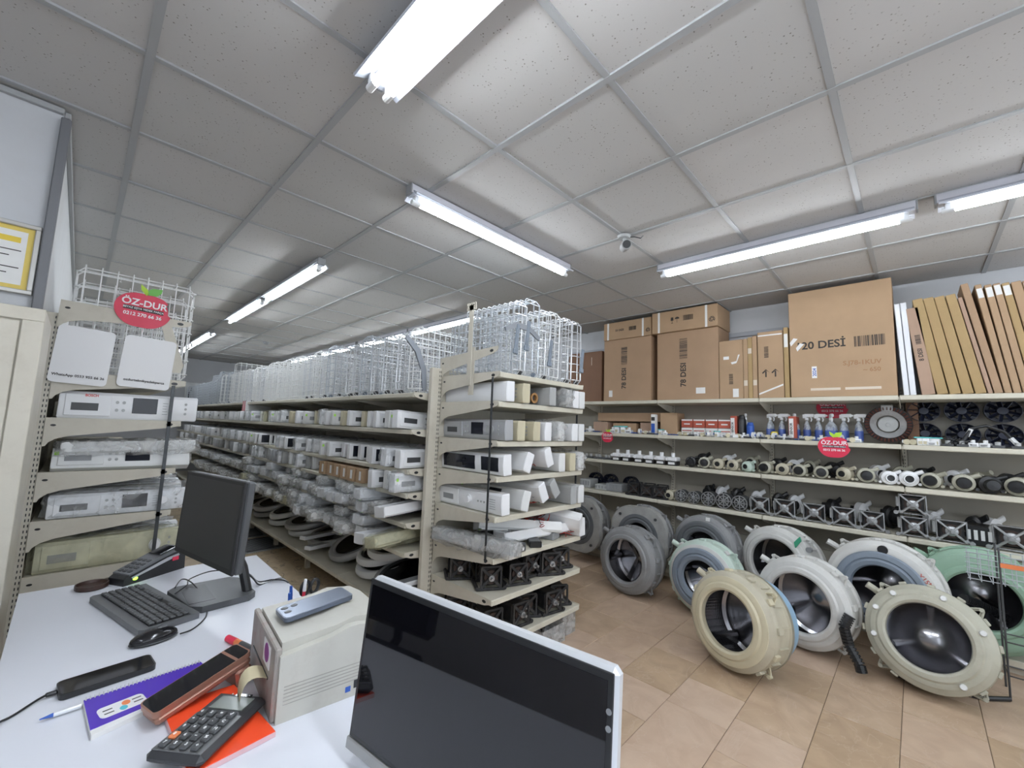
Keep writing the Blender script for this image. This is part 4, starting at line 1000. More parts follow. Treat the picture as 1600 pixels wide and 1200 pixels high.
for k, (u0, u1, t0, t1, vt, m, lab, lb) in enumerate((
        (1464, 1482, 1424, 1441, 466, M_CARD3, 'first of four equal tan flat cartons leaning on the wall rack', ()), (1484, 1502, 1442, 1457, 464, M_CARD3, 'second of four equal tan flat cartons leaning on the wall rack', ()),
        (1504, 1522, 1459, 1474, 462, M_CARD3, 'third of four equal tan flat cartons leaning on the wall rack', ()), (1524, 1542, 1476, 1492, 459, M_CARD3, 'fourth of four equal tan flat cartons leaning on the wall rack', ()),
        (1544, 1552, 1495, 1503, 463, M_CARDPINK, 'slim greyish flat carton between the tan ones', ()), (1554, 1568, 1499, 1512, 442, M_CARD, 'thick brown flat carton taller than the four tan ones', ()),
        (1570, 1582, 1520, 1534, 443, M_CARD2, 'first labelled flat carton after the thick brown one', ((.86, .07),)), (1584, 1597, 1536, 1549, 443, M_CARD2, 'second labelled flat carton after the thick brown one', ((.87, .07),)),
        (1599, 1612, 1550, 1562, 441, M_CARD2, 'third labelled flat carton after the thick brown one', ((.88, .07),)), (1614, 1628, 1563, 1577, 440, M_CARD3, 'fourth labelled flat carton after the thick brown one', ((.87, .07),)), (1630, 1648, 1579, 1594, 438, M_CARD2, 'last brown flat carton with taped corner', ()), (1650, 1668, 1596, 1612, 436, M_CARD, 'brown flat carton with white label leaving the shelf end', ((.86, .08),)))):
    flat(u0, u1, t0, t1, vt, m, lab, lb)

# ================================================================== RIGHT WALL: SECOND SHELF
Z2 = RLV[1] + .001
o, w2 = carton(2.05, 1.25, Z2 + .14, .10, M_CARD, 'long flat brown carton under the top shelf at the wall rack back', 4.40, 4.60)
o, w2 = carton(2.1, 1.9, Z2, .13, M_CARDPINK, 'small brown carton half hidden by the end rack', 4.38, 4.58)
o, w2 = carton(1.85, 1.55, Z2, .12, M_CARD2, 'brown carton supporting the long flat one', 4.42, 4.6); 
o, w2 = carton(1.50, 1.30, Z2, .13, M_CARDPINK, 'second brown carton supporting the long flat one', 4.42, 4.6)
o, w2 = carton(1.235, 1.05, Z2, .24, M_CARD2, 'square brown carton hanging lamp beside the red boxes', 4.36, 4.56); o['label'] = 'square brown carton standing beside the red boxes'
o, w2 = carton(1.315, 1.265, Z2, .22, M_PAPER, 'slim white and blue packet beside the square brown carton', 4.3, 4.36, 'packet'); MB().box(-.001, -.02, .02, 0, .02, .12).build('blue_print', M_BLUE, o, False); MB().box(-.001, -.02, .15, 0, .02, .19).build('black_print', M_INK, o, False)
M_REDBOX = mat('red_box', (.42, .085, .05), .5)
RB = Proto(empty('red_packet', cat='box')); MB().box(0, -.058, 0, .2, .058, .085, .002).build('carton', M_REDBOX, RB.root); MB().box(-.001, -.055, .07, .0005, .055, .084).build('white_edge', M_PAPER, RB.root, False); MB().box(-.0012, -.03, .03, .0005, .03, .042).build('print', M_PAPER, RB.root, False)
WB = Proto(empty('white_packet', cat='box')); MB().box(0, -.058, 0, .2, .058, .085, .002).build('carton', M_PAPER, WB.root); MB().box(-.001, -.05, .05, .0005, .05, .06).build('print', M_REDBOX, WB.root, False); MB().box(-.0012, -.04, .02, .0005, .04, .026).build('small_print', M_INK, WB.root, False)
for i in range(4):
    WB.place((4.38, .955 - .122 * i, Z2), 0, 'white packet in the lower row of the packet stack', 'white packets under the red ones'); RB.place((4.38, .955 - .122 * i, Z2 + .088), 0, 'red packet in the upper row of the packet stack', 'red packets on the wall rack')
for y in (.50, .02):
    o, w2 = carton(y + .03, y - .03, Z2, .21, M_REDBOX, 'upright red carton with a white lettered side ' + ('beside the packet stack' if y > .3 else 'behind the spray bottles'), 4.36, 4.5, 'red_carton'); sticker(o, .008, .02, .034, .17); txt_face('SENSOR', .028, o, .008, .1, -.0016, True)
def can(y, x, r, h, m, cap, lab):
    o = empty('spray_can', (x, y, Z2), label=lab, cat='can'); MB().lathe([(0, 0), (r, 0), (r, h * .8), (r * .8, h * .86)], 18).build('body', m, o); MB().lathe([(r * .8, h * .84), (r * .8, h * .97), (r * .6, h), (0, h)], 18).build('cap', cap, o)
can(.43, 4.38, .034, .22, M_BLACK, M_BLACK, 'black aerosol can beside the red lettered carton'); can(.355, 4.36, .032, .15, M_BLUE, M_BLUE, 'short blue can beside the black aerosol'); can(.16, 4.36, .03, .07, mat('yellow_plastic', (.75, .6, .02), .4), MATS['yellow_plastic'], 'small yellow tub between the bottles')
def bottle_proto():
    t = empty('spray_bottle', cat='bottle'); Mx = Matrix.Diagonal((.62, 1, 1, 1))
    MB().lathe([(0, 0), (.042, 0), (.045, .01), (.045, .10), (.038, .135), (.016, .165), (.014, .18)], 20, Mx).build('body', MATS['liquid_bottle'], t)
    MB().lathe([(.046, .015), (.0465, .09), (.035, .12), (.034, .12), (.044, .09), (.0445, .015)], 20, Mx, True).build('blue_label', mat('bottle_label', (.05, .09, .30), .4), t)
    h = MB().cyl((0, 0, .178), (0, 0, .20), .014, n=12).box(-.055, -.011, .205, .02, .011, .235, .006).box(.0, -.009, .195, .03, .009, .23, .004); h.box(-.066, -.006, .213, -.054, .006, .228, .002)
    h.build('spray_head', M_WHITE, t); MB().tube([(-.03, 0, .205), (-.036, 0, .185), (-.03, 0, .168)], .005, 6).build('trigger', M_WHITE, t)
    return Proto(t)
SB = bottle_proto()
for i, u in enumerate((1165, 1204, 1222, 1241, 1261, 1279, 1299, 1319, 1342)):
    q = onx(u, 670, 4.42); SB.place((4.42, q.y, Z2), (0, 0, PI / 2 + rk.uniform(-.4, .4)) if i % 3 else (0, 0, .3), 'clear spray bottle with blue label and white trigger head on the wall rack', 'spray bottles on the wall rack')
# stator
q = onx(1388, 668, 4.45); o = empty('motor_stator', (4.44, q.y, Z2), (0, -.18, 0), 'large round stator with dark red coils and silver hub leaning on the wall rack', 'stator')
o.location.z = Z2 + .012
Mx = basis((0, 1, 0), (0, 0, 1), (1, 0, 0), Vector((0, 0, .145)))
MB().lathe([(.145, -.012), (.145, .012), (.112, .014), (.112, -.014)], 40, Mx, True).build('outer_ring', M_BLACK, o)
co = MB()
for k in range(36):
    t = 2 * PI * k / 36; co.box(.113, -.0065, -.020, .14, .0065, .018, .002, Mx @ Matrix.Rotation(t, 4, 'Z'))
co.build('coils', M_COPPER, o)['kind'] = 'stuff'
MB().lathe([(.11, -.004), (.11, .006), (.075, .008), (.07, -.002)], 36, Mx, True).build('core_ring', M_ALU, o); MB().lathe([(0, -.026), (.012, -.026), (.013, -.02), (.058, -.018), (.062, -.01), (.062, .004), (0, .004)], 30, Mx).build('hub', M_LGREY, o)
MB().box(-.02, -.035, .25, .03, .035, .30, .006).build('connector', M_LGREY, o)
# dark blowers at the shelf back
BF = Proto(empty('blower_fan', cat='fan')); Mx = basis((0, 1, 0), (0, 0, 1), (1, 0, 0), Vector((0, 0, .085))); M_DKBL = mat('dark_blue_plastic', (.012, .016, .035), .4)
MB().lathe([(.08, -.03), (.083, -.03), (.083, .03), (.055, .03), (.06, .02), (.08, .02)], 26, Mx, True).build('shroud', M_DKBL, BF.root); MB().lathe([(0, -.02), (.025, -.02), (.03, .0), (.03, .02)], 18, Mx).build('hub', M_DKBL, BF.root)
for k in range(9): MB().box(.028, -.002, -.018, .08, .002, .02, 0, Mx @ Matrix.Rotation(2 * PI * k / 9, 4, 'Z') @ Matrix.Rotation(.5, 4, 'X')).build('blade', M_DKBL, BF.root)
for i in range(4):
    for j in range(2): BF.place((4.53 - .02 * j, -.82 - .2 * i, Z2 + .004 + .175 * j), 0, 'dark blue round blower in the %s row at the back of the wall rack' % ('lower', 'upper')[j], 'dark blowers, %s row' % ('lower', 'upper')[j], (1, 1.1, 1))
o, w2 = carton(-.72, -.79, Z2, .33, M_CARDDK, 'dark brown upright board beside the stator with white fittings', 4.5, 4.58)
# small spare parts along the shelf front
def small(kind):
    t = empty('small_spare', cat='spare')
    if kind == 0: MB().box(-.03, -.025, 0, .03, .025, .03, .004).build('case', M_WHITE, t); MB().cyl((0, 0, .03), (0, 0, .05), .012, n=10).build('spigot', M_WHITE2, t); MB().box(-.036, -.015, .008, -.03, .015, .02).build('pins', M_ALU, t, False)
    if kind == 1: MB().cyl((-.03, 0, .02), (.03, 0, .02), .02, n=14).build('barrel', M_CREAM, t); MB().box(-.01, -.03, .01, .012, .03, .035, .003).build('bracket', M_WHITE2, t)
    if kind == 2: MB().box(-.035, -.03, 0, .035, .03, .018, .003).build('base', M_DGREY, t); MB().cyl((-.015, 0, .018), (-.015, 0, .04), .014, n=12).build('cap', M_LGREY, t)
    if kind == 3: MB().cyl((0, -.012, .03), (0, .012, .03), .03, n=16).build('disc', M_WHITE2, t); MB().cyl((-.006, -.016, .03), (-.006, .016, .03), .009, n=10).build('hub', M_BLUE, t)
    if kind == 4: MB().box(-.02, -.02, 0, .02, .02, .05, .003).build('body', M_WHITE, t); MB().box(-.012, -.034, .05, .012, .034, .06, .002).build('lever', MATS['teal'] if 'teal' in MATS else mat('teal', (.1, .45, .45), .4), t); MB().box(-.022, -.014, .008, -.0195, .014, .03).build('sticker', M_CREAM, t, False)
    if kind == 5: MB().box(-.03, -.04, 0, .03, .04, .016, .003).build('bag_of_clips', BAG, t, True, 3); MB().box(-.02, -.028, .003, .02, .028, .012, .003).build('clips', M_BLUE, t)
    return Proto(t)
SP = [small(k) for k in range(6)]
SN = ['small white valve with spigot', 'cream barrel switch with bracket', 'dark grey base with round cap', 'white disc pulley with blue hub', 'white door lock with teal lever', 'clear bag of blue clips']
rs = random.Random(12); pos = []
u = 1000
while u < 1345:
    pos.append(u); u += rs.uniform(6.5, 10)
for i, u in enumerate(pos):
    k = rs.choice((0, 1, 0, 4, 2, 1, 5, 3)); q = onx(u, 680, 4.235 + rs.uniform(0, .06))
    SP[k].place((q.x, q.y, Z2), rs.uniform(-.6, .6), SN[k] + ' at the front of the bottle shelf', 'spare parts at the front of the bottle shelf')
for u, k in ((1418, 1), (1428, 1), (1438, 4), (1446, 4), (1456, 0), (1463, 4), (1482, 2), (1502, 2), (1520, 0), (1540, 0), (1558, 2), (1590, 2)):
    q = onx(u, 690, 4.26); SP[k].place((4.26, q.y, Z2), rs.uniform(-.4, .4), SN[k] + ' near the dark blowers', 'spare parts near the dark blowers')
for u, k in ((912, 5), (922, 0), (932, 5), (958, 0), (965, 4), (974, 4), (983, 0), (990, 5)):
    q = onx(u, 672, 4.26); SP[k].place((4.26, q.y, Z2), rs.uniform(-.4, .4), SN[k] + ' beside the small round apple sign', 'spare parts beside the apple sign', (1.4, 1.4, 1.4))
o = empty('drain_hose', (4.30, -1.12, Z2), label='black and clear hose looped up from the shelf near the dark blowers', cat='hose')
MB().tube([(-.04, .16, .02), (-.03, .11, .05), (-.02, .07, .13), (0, .0, .15), (0, -.08, .11), (0, -.13, .03)], .011, 8).build('hose', M_BLACK, o); MB().tube([(-.02, .095, .075), (-.02, .072, .125)], .013, 8).build('clear_sleeve', M_WHITE2, o); MB().tube([(-.0, -.105, .07), (0, -.135, .025)], .014, 8).build('clear_sleeve', M_WHITE2, o)
o = MB().box(-.03, -.05, 0, .03, .05, .05, .005).build('black_valve', M_BLACK); o.location = (4.29, -1.33, Z2); tag(o, 'black valve block with a red face near the hose loop', 'valve'); MB().box(-.0312, -.035, .01, -.0298, .035, .035).build('red_face', M_RED, o, False)
wires((4.28, -.98, Z2), .07, 10, M_BLACK, 'black cable bundle lying under the hose loop', 7)

# ================================================================== RIGHT WALL: PUMPS
def pump(kind):
    t = empty('drain_pump', cat='pump'); hm = {'cream': M_TUBCREAM, 'white': M_WHITE, 'mint': M_TUBMINT, 'clear': M_TUBOLIVE, 'black': M_BLACK}[kind]
    Mx = basis((0, 1, 0), (0, 0, 1), (1, 0, 0), Vector((0, 0, .055)))
    MB().lathe([(.024, -.05), (.03, -.05), (.034, -.03), (.052, -.02), (.054, .03), (.03, .035)], 22, Mx).build('volute', hm, t)
    MB().lathe([(0, -.042), (.0235, -.043)], 18, Mx).build('inlet', M_BLACK, t, False)
    MB().tube([(.0, -.02, .085), (0, -.05, .098), (-.005, -.075, .11)], .014, 10).build('outlet', hm, t)
    MB().box(.035, -.03, .025, .09, .03, .085, .004).build('core', M_MOTOR, t); MB().cyl((.06, -.036, .055), (.06, .036, .055), .018, n=12).build('coil', M_COPPER, t)
    for s in (-1, 1): MB().cyl((-.005, s * .054, .02), (.02, s * .054, .02), .01, n=8).build('lug', hm, t)
    if kind in ('black', 'clear'): MB().lathe([(.0, -.062), (.03, -.06), (.036, -.045), (.036, -.02)], 20, Mx).build('filter_cap', M_BLACK, t)
    return Proto(t)
PU = {k: pump(k) for k in ('cream', 'white', 'mint', 'clear', 'black')}
def valve_pump():
    t = empty('inlet_pump', cat='pump')
    MB().box(-.035, -.04, 0, .05, .04, .04, .005).build('core', M_MOTOR, t); MB().box(-.04, -.045, .038, .05, .045, .075, .008).build('housing', M_WHITE, t); MB().cyl((0, 0, .07), (0, 0, .11), .017, n=14).build('inlet', M_WHITE, t); MB().cyl((-.03, .03, .055), (-.065, .03, .055), .013, n=12).build('outlet', M_WHITE, t); MB().box(-.045, -.03, .008, -.034, .03, .03, .003).build('terminal', M_WHITE2, t)
    return Proto(t)
VP = valve_pump(); Z3 = RLV[2] + .001
for i, u in enumerate((965, 981, 999, 1017, 1034, 1052)):
    q = onx(u, 735, 4.28); VP.place((4.28, q.y, Z3), rs.uniform(-.2, .2), 'white capped inlet pump with upright spout in the pump row', 'white inlet pumps', (1.15,) * 3)
for i in range(7):
    q = onx(910 + 7.5 * i, 715, 4.3); SP[2].place((4.3, q.y, Z3), rs.uniform(-1, 1), 'dark grey base with round cap at the pump shelf start', 'dark parts at the pump shelf start', (1.3, 1.3, 1.3))
seq = [(1080, 'black', 1.1), (1101, 'clear', 1.15), (1123, 'cream', 1.1), (1146, 'cream', 1.1), (1169, 'mint', 1.05), (1197, 'clear', 1.15), (1223, 'cream', 1.1), (1250, 'clear', 1.1), (1283, 'clear', 1.1), (1320, 'cream', 1.15), (1353, 'clear', 1.2), (1389, 'white', 1.1), (1420, 'white', 1.2), (1455, 'clear', 1.2), (1505, 'clear', 1.25), (1545, 'black', 1.25), (1590, 'clear', 1.3)]
PD = dict(cream='cream drain pump with open inlet', white='white drain pump', mint='pale mint drain pump', clear='yellowish drain pump with black filter cap', black='black drain pump with filter cap')
for i, (u, k, s) in enumerate(seq):
    q = onx(u, 745, 4.29); PU[k].place((4.29, q.y, Z3), rs.uniform(-.35, .35), PD[k] + ' in the pump row on the wall rack', 'drain pumps on the wall rack', (s * .88,) * 3)
for i, u in enumerate((1095, 1135, 1172, 1212, 1238, 1265, 1300, 1370, 1405, 1440, 1490, 1530, 1575)):
    q = onx(u, 715, 4.45); k = ('black', 'white', 'clear')[i % 3]; PU[k].place((4.50, q.y, Z3), rs.uniform(-.8, .8), PD[k] + ' in the rear row behind the pumps', 'rear drain pumps', (1.0, 1.0, 1.25))

# ================================================================== RIGHT WALL: MOTORS
def alu_motor(rnd_):
    t = empty('round_motor' if rnd_ else 'spider_motor', cat='motor'); Mx = basis((0, 1, 0), (0, 0, 1), (1, 0, 0), Vector((0, 0, .075)))
    if rnd_:
        MB().lathe([(.02, -.05), (.055, -.04), (.066, -.02), (.066, .07), (.05, .085), (0, .085)], 24, Mx).build('stator', M_DGREY, t)
        r = MB()
        for a in range(8): r.box(.012, -.005, -.062, .062, .005, -.05, .002, Mx @ Matrix.Rotation(PI * a / 4, 4, 'Z'))
        r.build('spokes', M_ALU, t)
        for R in (.064, .04): MB().lathe([(R, -.064), (R + .007, -.064), (R + .007, -.045), (R, -.045)], 26, Mx, True).build('ring', M_ALU, t)
        MB().cyl((-.085, 0, .075), (-.05, 0, .075), .013, n=12).build('shaft', M_ALU, t)
    else:
        MB().box(-.045, -.06, .02, .08, .06, .13, .01).build('stator', M_MOTOR, t); MB().cyl((-.055, 0, .075), (.09, 0, .075), .044, n=18).build('winding', MATS['dark_winding'], t)
        f = MB()
        for sy in (-1, 1):
            for z in (.012, .138): bar(f, (-.062, 0, .075), (-.058, sy * .066, z), .026, .012)
        f.build('spider_arms', M_ALU, t)
        MB().lathe([(0, -.078), (.014, -.078), (.016, -.07), (.03, -.066), (.034, -.05), (.0, -.05)], 20, Mx).build('hub', M_ALU, t)
        f = MB().tube([(-.057, -.068, .01), (-.057, .068, .01), (-.057, .068, .14), (-.057, -.068, .14)], .006, 6, True); f.build('frame', M_ALU, t)
        for s in (-1, 1):
            bar_ = MB(); bar(bar_, (-.058, s * .06, .03), (-.058, s * .088, .008), .014, .012); bar_.build('foot_arm', M_ALU, t); MB().cyl((-.07, s * .088, .013), (-.045, s * .088, .013), .013, n=10).build('foot_lug', M_ALU, t)
        MB().box(-.03, .062, .05, .06, .085, .12, .004).build('terminal_block', M_LGREY, t)
    MB().cyl((-.095 if not rnd_ else -.09, 0, .075), (-.05, 0, .075), .009, n=10).build('shaft_tip', M_ALU, t)
    return Proto(t)
RM, SM = alu_motor(True), alu_motor(False); Z4 = RLV[3] + .001
for u, s in ((1066, .85), (1087, .85), (1110, .95), (1133, .98), (1159, .95)):
    q = onx(u, 790, 4.3); RM.place((4.3, q.y, Z4), rs.uniform(-.2, .2), 'round motor with ribbed silver end cover on the motor shelf', 'round motors on the wall rack', (s,) * 3)
for u, s in ((1190, 1.05), (1229, 1.08), (1273, 1.05), (1319, 1.05), (1365, 1.02), (1427, 1.0), (1484, 1.08), (1579, 1.15)):
    q = onx(u, 820, 4.3); SM.place((4.3, q.y, Z4), rs.uniform(-.12, .12), 'motor with silver four-armed spider bracket on the motor shelf', 'spider bracket motors on the wall rack', (s,) * 3)
q = onx(1427, 820, 4.3); SM.place((4.31, q.y, Z4 + .152), .05, 'spider bracket motor stacked on top of another one')
for i, u in enumerate((993, 1013, 1033)):
    q = onx(u, 775, 4.3); BM.place((4.3, q.y, Z4), PI / 2 + .2, 'black framed motor at the start of the motor shelf', 'black motors on the wall rack', (.95,) * 3)
q = onx(1046, 785, 4.28); PU['cream'].place((4.28, q.y, Z4), .1, 'cream pump between the black and the round motors')
for i, u in enumerate((1105, 1125, 1150, 1180, 1215, 1240, 1300, 1345, 1390, 1455, 1520, 1550)):
    q = onx(u, 775, 4.47); PU[('black', 'white')[i % 2]].place((4.52, q.y, Z4), rs.uniform(-1, 1), ('black' if i % 2 == 0 else 'white') + ' pump in the rear row behind the motors', 'pumps behind the motors', (.95, .95, 1.6))
for i, (u, wd, h, m) in enumerate(((915, .14, .10, M_LGREY), (940, .16, .06, M_LGREY), (960, .2, .09, M_GREY), (1532, .13, .13, M_BLACK))):
    q = onx(u, 770 if u < 1000 else 850, 4.3); o = empty('control_module', (4.28, q.y, Z4), rs.uniform(-.1, .1), ['light grey heater housing at the motor shelf start', 'flat light grey module beside the heater housing', 'grey drive module with ribbed lid', 'black module with white edge between spider motors'][i], 'module')
    MB().box(0, -wd / 2, 0, .2, wd / 2, h, .008).build('case', m, o)
    for k in range(4): MB().box(-.004, -wd / 2 + .01 + k * wd / 4, h * .3, .004, -wd / 2 + .01 + k * wd / 4 + wd / 7, h * .8, .001).build('rib', M_WHITE2 if m is M_BLACK else M_GREY, o)
for i, u in enumerate((930, 953, 985)):
    q = onx(u, 745, 4.5); BF.place((4.52, q.y, Z4 + .002), 0, 'dark round blower at the back of the motor shelf', 'dark blowers on the motor shelf')

# ================================================================== WASHING MACHINE TUBS
def drum_material():
    m = bpy.data.materials.new('perforated_drum_steel'); m.use_nodes = True; nt = m.node_tree; p = nt.nodes['Principled BSDF']
    p.inputs['Metallic'].default_value = 1; p.inputs['Roughness'].default_value = .2
    tc = nt.nodes.new('ShaderNodeTexCoord'); v = nt.nodes.new('ShaderNodeTexVoronoi'); v.inputs['Scale'].default_value = 55; v.inputs['Randomness'].default_value = .1
    nt.links.new(tc.outputs['Object'], v.inputs['Vector'])
    r = nt.nodes.new('ShaderNodeValToRGB'); e = r.color_ramp.elements; e[0].position = .2; e[0].color = (.08, .08, .09, 1); e[1].position = .28; e[1].color = (.34, .34, .36, 1)
    nt.links.new(v.outputs['Distance'], r.inputs['Fac']); nt.links.new(r.outputs['Color'], p.inputs['Base Color'])
    b = nt.nodes.new('ShaderNodeBump'); b.inputs['Strength'].default_value = .5; b.inputs['Distance'].default_value = .003
    nt.links.new(v.outputs['Distance'], b.inputs['Height']); nt.links.new(b.outputs['Normal'], p.inputs['Normal'])
    return m
M_PERF = drum_material()
def tub(u, v, R, d, tilt, yaw, base, shell, ring, label, seal=None, weight=None, back=None, ro=.17, roll=0.0, clips=9, spout=True, hole=False, stars=False, extra=None):
    prof = [(ro + .05, -.012), (R - .03, -.012), (R, -.035), (R + .004, -.06), (R, -.075), (R - .006, -d * .55), (R + .007, -d * .55 - .006), (R + .007, -d * .55 - .028), (R - .010, -d * .55 - .034), (R - .03, -d), (R * .55, -d - .02), (.06, -d - .03), (0, -d - .03)]
    rl = [(r * math.cos(tilt) - z * math.sin(tilt)) for r, z in prof]
    cz = base + max(rl) + .004
    c = onz(u, v, cz)
    ax = Vector((-math.cos(tilt) * math.cos(yaw), -math.cos(tilt) * math.sin(yaw), math.sin(tilt)))
    # local frame: z = front normal, x points to the tub's right, y = up
    ez = ax; ex = Vector((0, 0, 1)).cross(ez).normalized(); ey = ez.cross(ex)
    t = empty('washing_machine_tub', c, Matrix((ex, ey, ez)).transposed().to_quaternion(), label, 'tub')
    k = 9 if back else len(prof)
    MB().lathe(prof[:k], 56).build('shell', shell, t)
    if back: MB().lathe(prof[k - 3:], 56).build('rear_shell', back, t)
    MB().lathe([(ro - .004, -.02), (ro, .006), (ro + .012, .013), (ro + .035, .010), (ro + .045, .0), (R - .045, -.001), (R - .028, -.008), (R - .028, -.022), (ro, -.03)], 56, closed=True).build('front_ring', ring, t)
    Rd = R - .035
    MB().lathe([(ro + .002, -.032), (ro + .01, -.045), (Rd - .02, -.055), (Rd, -.075), (Rd, -d + .02)], 48).build('drum', M_PERF, t)
    bk = MB().lathe([(Rd, -d + .02), (Rd - .02, -d + .008), (Rd * .75, -d + .02), (.07, -d + .028), (.05, -d + .04), (0, -d + .042)], 48); bk.build('drum_back', M_DRUM, t)
    for q in range(3):
        a = roll + q * 2 * PI / 3 + .5; Mr = Matrix.Rotation(a, 4, 'Z')
        MB().prism([(-.045, -Rd), (-.018, -Rd + .055), (0, -Rd + .062), (.018, -Rd + .055), (.045, -Rd)][::-1], -d + .03, -.07, Mr).build('lifter', M_DRUM, t)
        if stars: MB().prism([(-.026, -Rd + .02), (-.012, -.0), (.012, -.0), (.026, -Rd + .02)][::-1], -d + .012, -d + .05, Matrix.Rotation(a + PI / 3, 4, 'Z')).build('back_rib', M_DRUM, t)
    if seal: MB().lathe([(ro - .045, .0), (ro - .035, .022), (ro - .01, .028), (ro + .004, .018), (ro + .012, .026), (ro + .04, .022), (ro + .05, .012), (ro + .045, -.002), (ro, -.025), (ro - .03, -.03)], 56, closed=True).build('door_seal', seal, t)
    if weight:
        pts = []
        w = MB(); n = 24; vi, vo = [], []
        for i in range(n):
            a = 2 * PI * (i + .5) / n; co, si = math.cos(a), math.sin(a)
            s = min((R * .99) / max(abs(co), abs(si)), R * 1.10); vo.append((s * co, s * si)); vi.append(((ro + .03) * co, (ro + .03) * si))
        P = [(x, y, .02) for x, y in vo] + [(x, y, .02) for x, y in vi] + [(x, y, -.05) for x, y in vo] + [(x, y, -.05) for x, y in vi]; fs = []
        for i in range(n):
            j = (i + 1) % n; fs += [(i, j, n + j, n + i), (2 * n + i, 3 * n + i, 3 * n + j, 2 * n + j), (i, 2 * n + i, 2 * n + j, j), (n + i, n + j, 3 * n + j, 3 * n + i)]
        w.add(P, fs); wo = w.build('counterweight', weight, t, True, .5)
        for a in (.8, 2.35, 3.9, 5.5): MB().cyl((R * .93 * math.cos(a), R * .93 * math.sin(a), .02), (R * .93 * math.cos(a), R * .93 * math.sin(a), .03), .014, n=10).build('bolt', M_DGREY, wo)
    for q in range(clips):
        a = 2 * PI * (q + .3) / clips
        if abs(math.sin(a) + 1) < .12: continue
        Mr = Matrix.Rotation(a, 4, 'Z') @ Matrix.Translation((R + .004, 0, -.055)); MB().box(-.004, -.018, -.03, .012, .018, .012, .003, Mr).build('clip', ring if q % 2 else shell, t)
    for q in range(16):
        a = 2 * PI * (q + .5) / 16
        if math.sin(a) < -.85: continue
        Mr = Matrix.Rotation(a, 4, 'Z'); MB().box(R - .012, -.002, -d * .5, R + .008, .002, -.08, 0, Mr).build('rib', shell, t)
    for a in (-PI / 2 - .75, -PI / 2 + .75, PI / 2 + .7, PI / 2 - .8):         # latticed mounting lugs
        Mr = Matrix.Rotation(a, 4, 'Z') @ Matrix.Translation((R, 0, -.10)); L = MB()
        L.tube([(-.01, -.035, 0), (.035, -.008, 0), (.035, .008, 0), (-.01, .035, 0)], .006, 6, False, Mr); L.tube([(.0, -.018, 0), (.03, .0, 0), (.0, .018, 0)], .004, 5, False, Mr); L.cyl((.034, 0, -.012), (.034, 0, .012), .011, n=10, M=Mr)
        L.build('mounting_lug', shell if not back else ring, t)
    if spout: MB().tube([(-R * .72, R * .62, -.10), (-R * .86, R * .72, -.08), (-R * .98, R * .78, -.07)], .02, 10).build('hose_spout', shell, t)
    if hole:
        Mr = Matrix.Translation((R * .06, R * .84, .0)); MB().cyl((0, 0, -.02), (0, 0, .004), .028, n=18, M=Mr).build('round_port', M_BLACK, t)
    return t, c, R
# row on the wall rack base
tub(903, 818, .285, .26, .03, .0, .09, M_TUBGREY, M_TUBGREY, 'grey tub with pale counterweight half hidden by the end rack', M_RUBBER, M_CONC)
tub(997, 838, .285, .26, .03, .0, .09, M_TUBGREY, M_TUBGREY, 'grey tub with square-cornered counterweight behind the plain grey tub', M_RUBBER, M_CONC)
T4, c4, r4 = tub(1097, 857, .282, .28, .05, -.09, .09, M_TUBGREY, M_TUBGREY, 'large grey tub with dark door seal and a white tag', M_RUBBER, ro=.185)
MB().box(.03, .245, -.005, .065, .275, .002).build('white_tag', M_PAPER, T4, False)
T6, c6, r6 = tub(1210, 880, .282, .30, .06, -.26, .09, M_TUBWHITE, M_TUBWHITE, 'white tub with bare steel drum standing under the motors', None, ro=.185, roll=.4)
MB().prism([(.16, .16), (.20, .22), (.19, .25), (.15, .20)], .0, .014).build('green_mark', mat('green_paint', (.05, .35, .2), .5), T6); MB().cyl((.245, .165, -.03), (.245, .165, -.0), .02, n=14).build('grey_plug', M_GREY, T6)
T9, c9, r9 = tub(1376, 922, .31, .28, .05, -.12, .09, M_TUBWHITE, M_TUBWHITE, 'white tub with grey door seal and a round port above it', M_BLUERUB, ro=.195, hole=True, roll=.2)
put_text('X15M', .035, mat('red_marker', (.5, .12, .1), .6), T9, Matrix.Translation((.22, .12, .0005)) @ Matrix.Rotation(-.8, 4, 'Z'))
tub(1535, 940, .31, .26, .06, .0, .09, M_TUBGREEN, M_TUBGREEN, 'translucent green tub behind the wire stand', None, ro=.17)
# row on the floor
tub(975, 876, .275, .27, .05, -.08, 0, M_TUBGREY, M_TUBGREY, 'plain grey tub with three-ribbed steel drum on the tiled floor', None, ro=.175, roll=.15, stars=True)
tub(1094, 904, .275, .25, .06, -.09, 0, M_TUBMINT, M_TUBWHITE, 'white and mint tub with blue-grey door seal behind the beige tub', M_BLUERUB, ro=.175, back=None)
tub(1248, 942, .285, .28, .06, -.24, 0, M_TUBWHITE, M_TUBWHITE, 'white tub with open steel drum behind the beige and blue tub', None, ro=.185, roll=.7)
T8, c8, r8 = tub(1135, 969, .27, .32, .12, -.30, 0, M_TUBCREAM, M_CREAM, 'beige tub with blue rear half standing out on the floor', None, ro=.165, back=M_TUBBLUE, roll=.9, clips=12)
T10, c10, r10 = tub(1448, 995, .272, .24, .32, -.05, 0, M_TUBOLIVE, M_TUBOLIVE, 'large translucent cream tub tilted back beside the wire stand', None, ro=.175, roll=.5, clips=14)
for a in (.4, 1.25, 2.2, 2.75, 3.4, 5.3): MB().lathe([(0, .012), (.012, .012), (.016, .0), (.016, -.01)], 12, Matrix.Translation((.235 * math.cos(a), .235 * math.sin(a), .0))).build('screw_boss', M_WHITE2, T10)
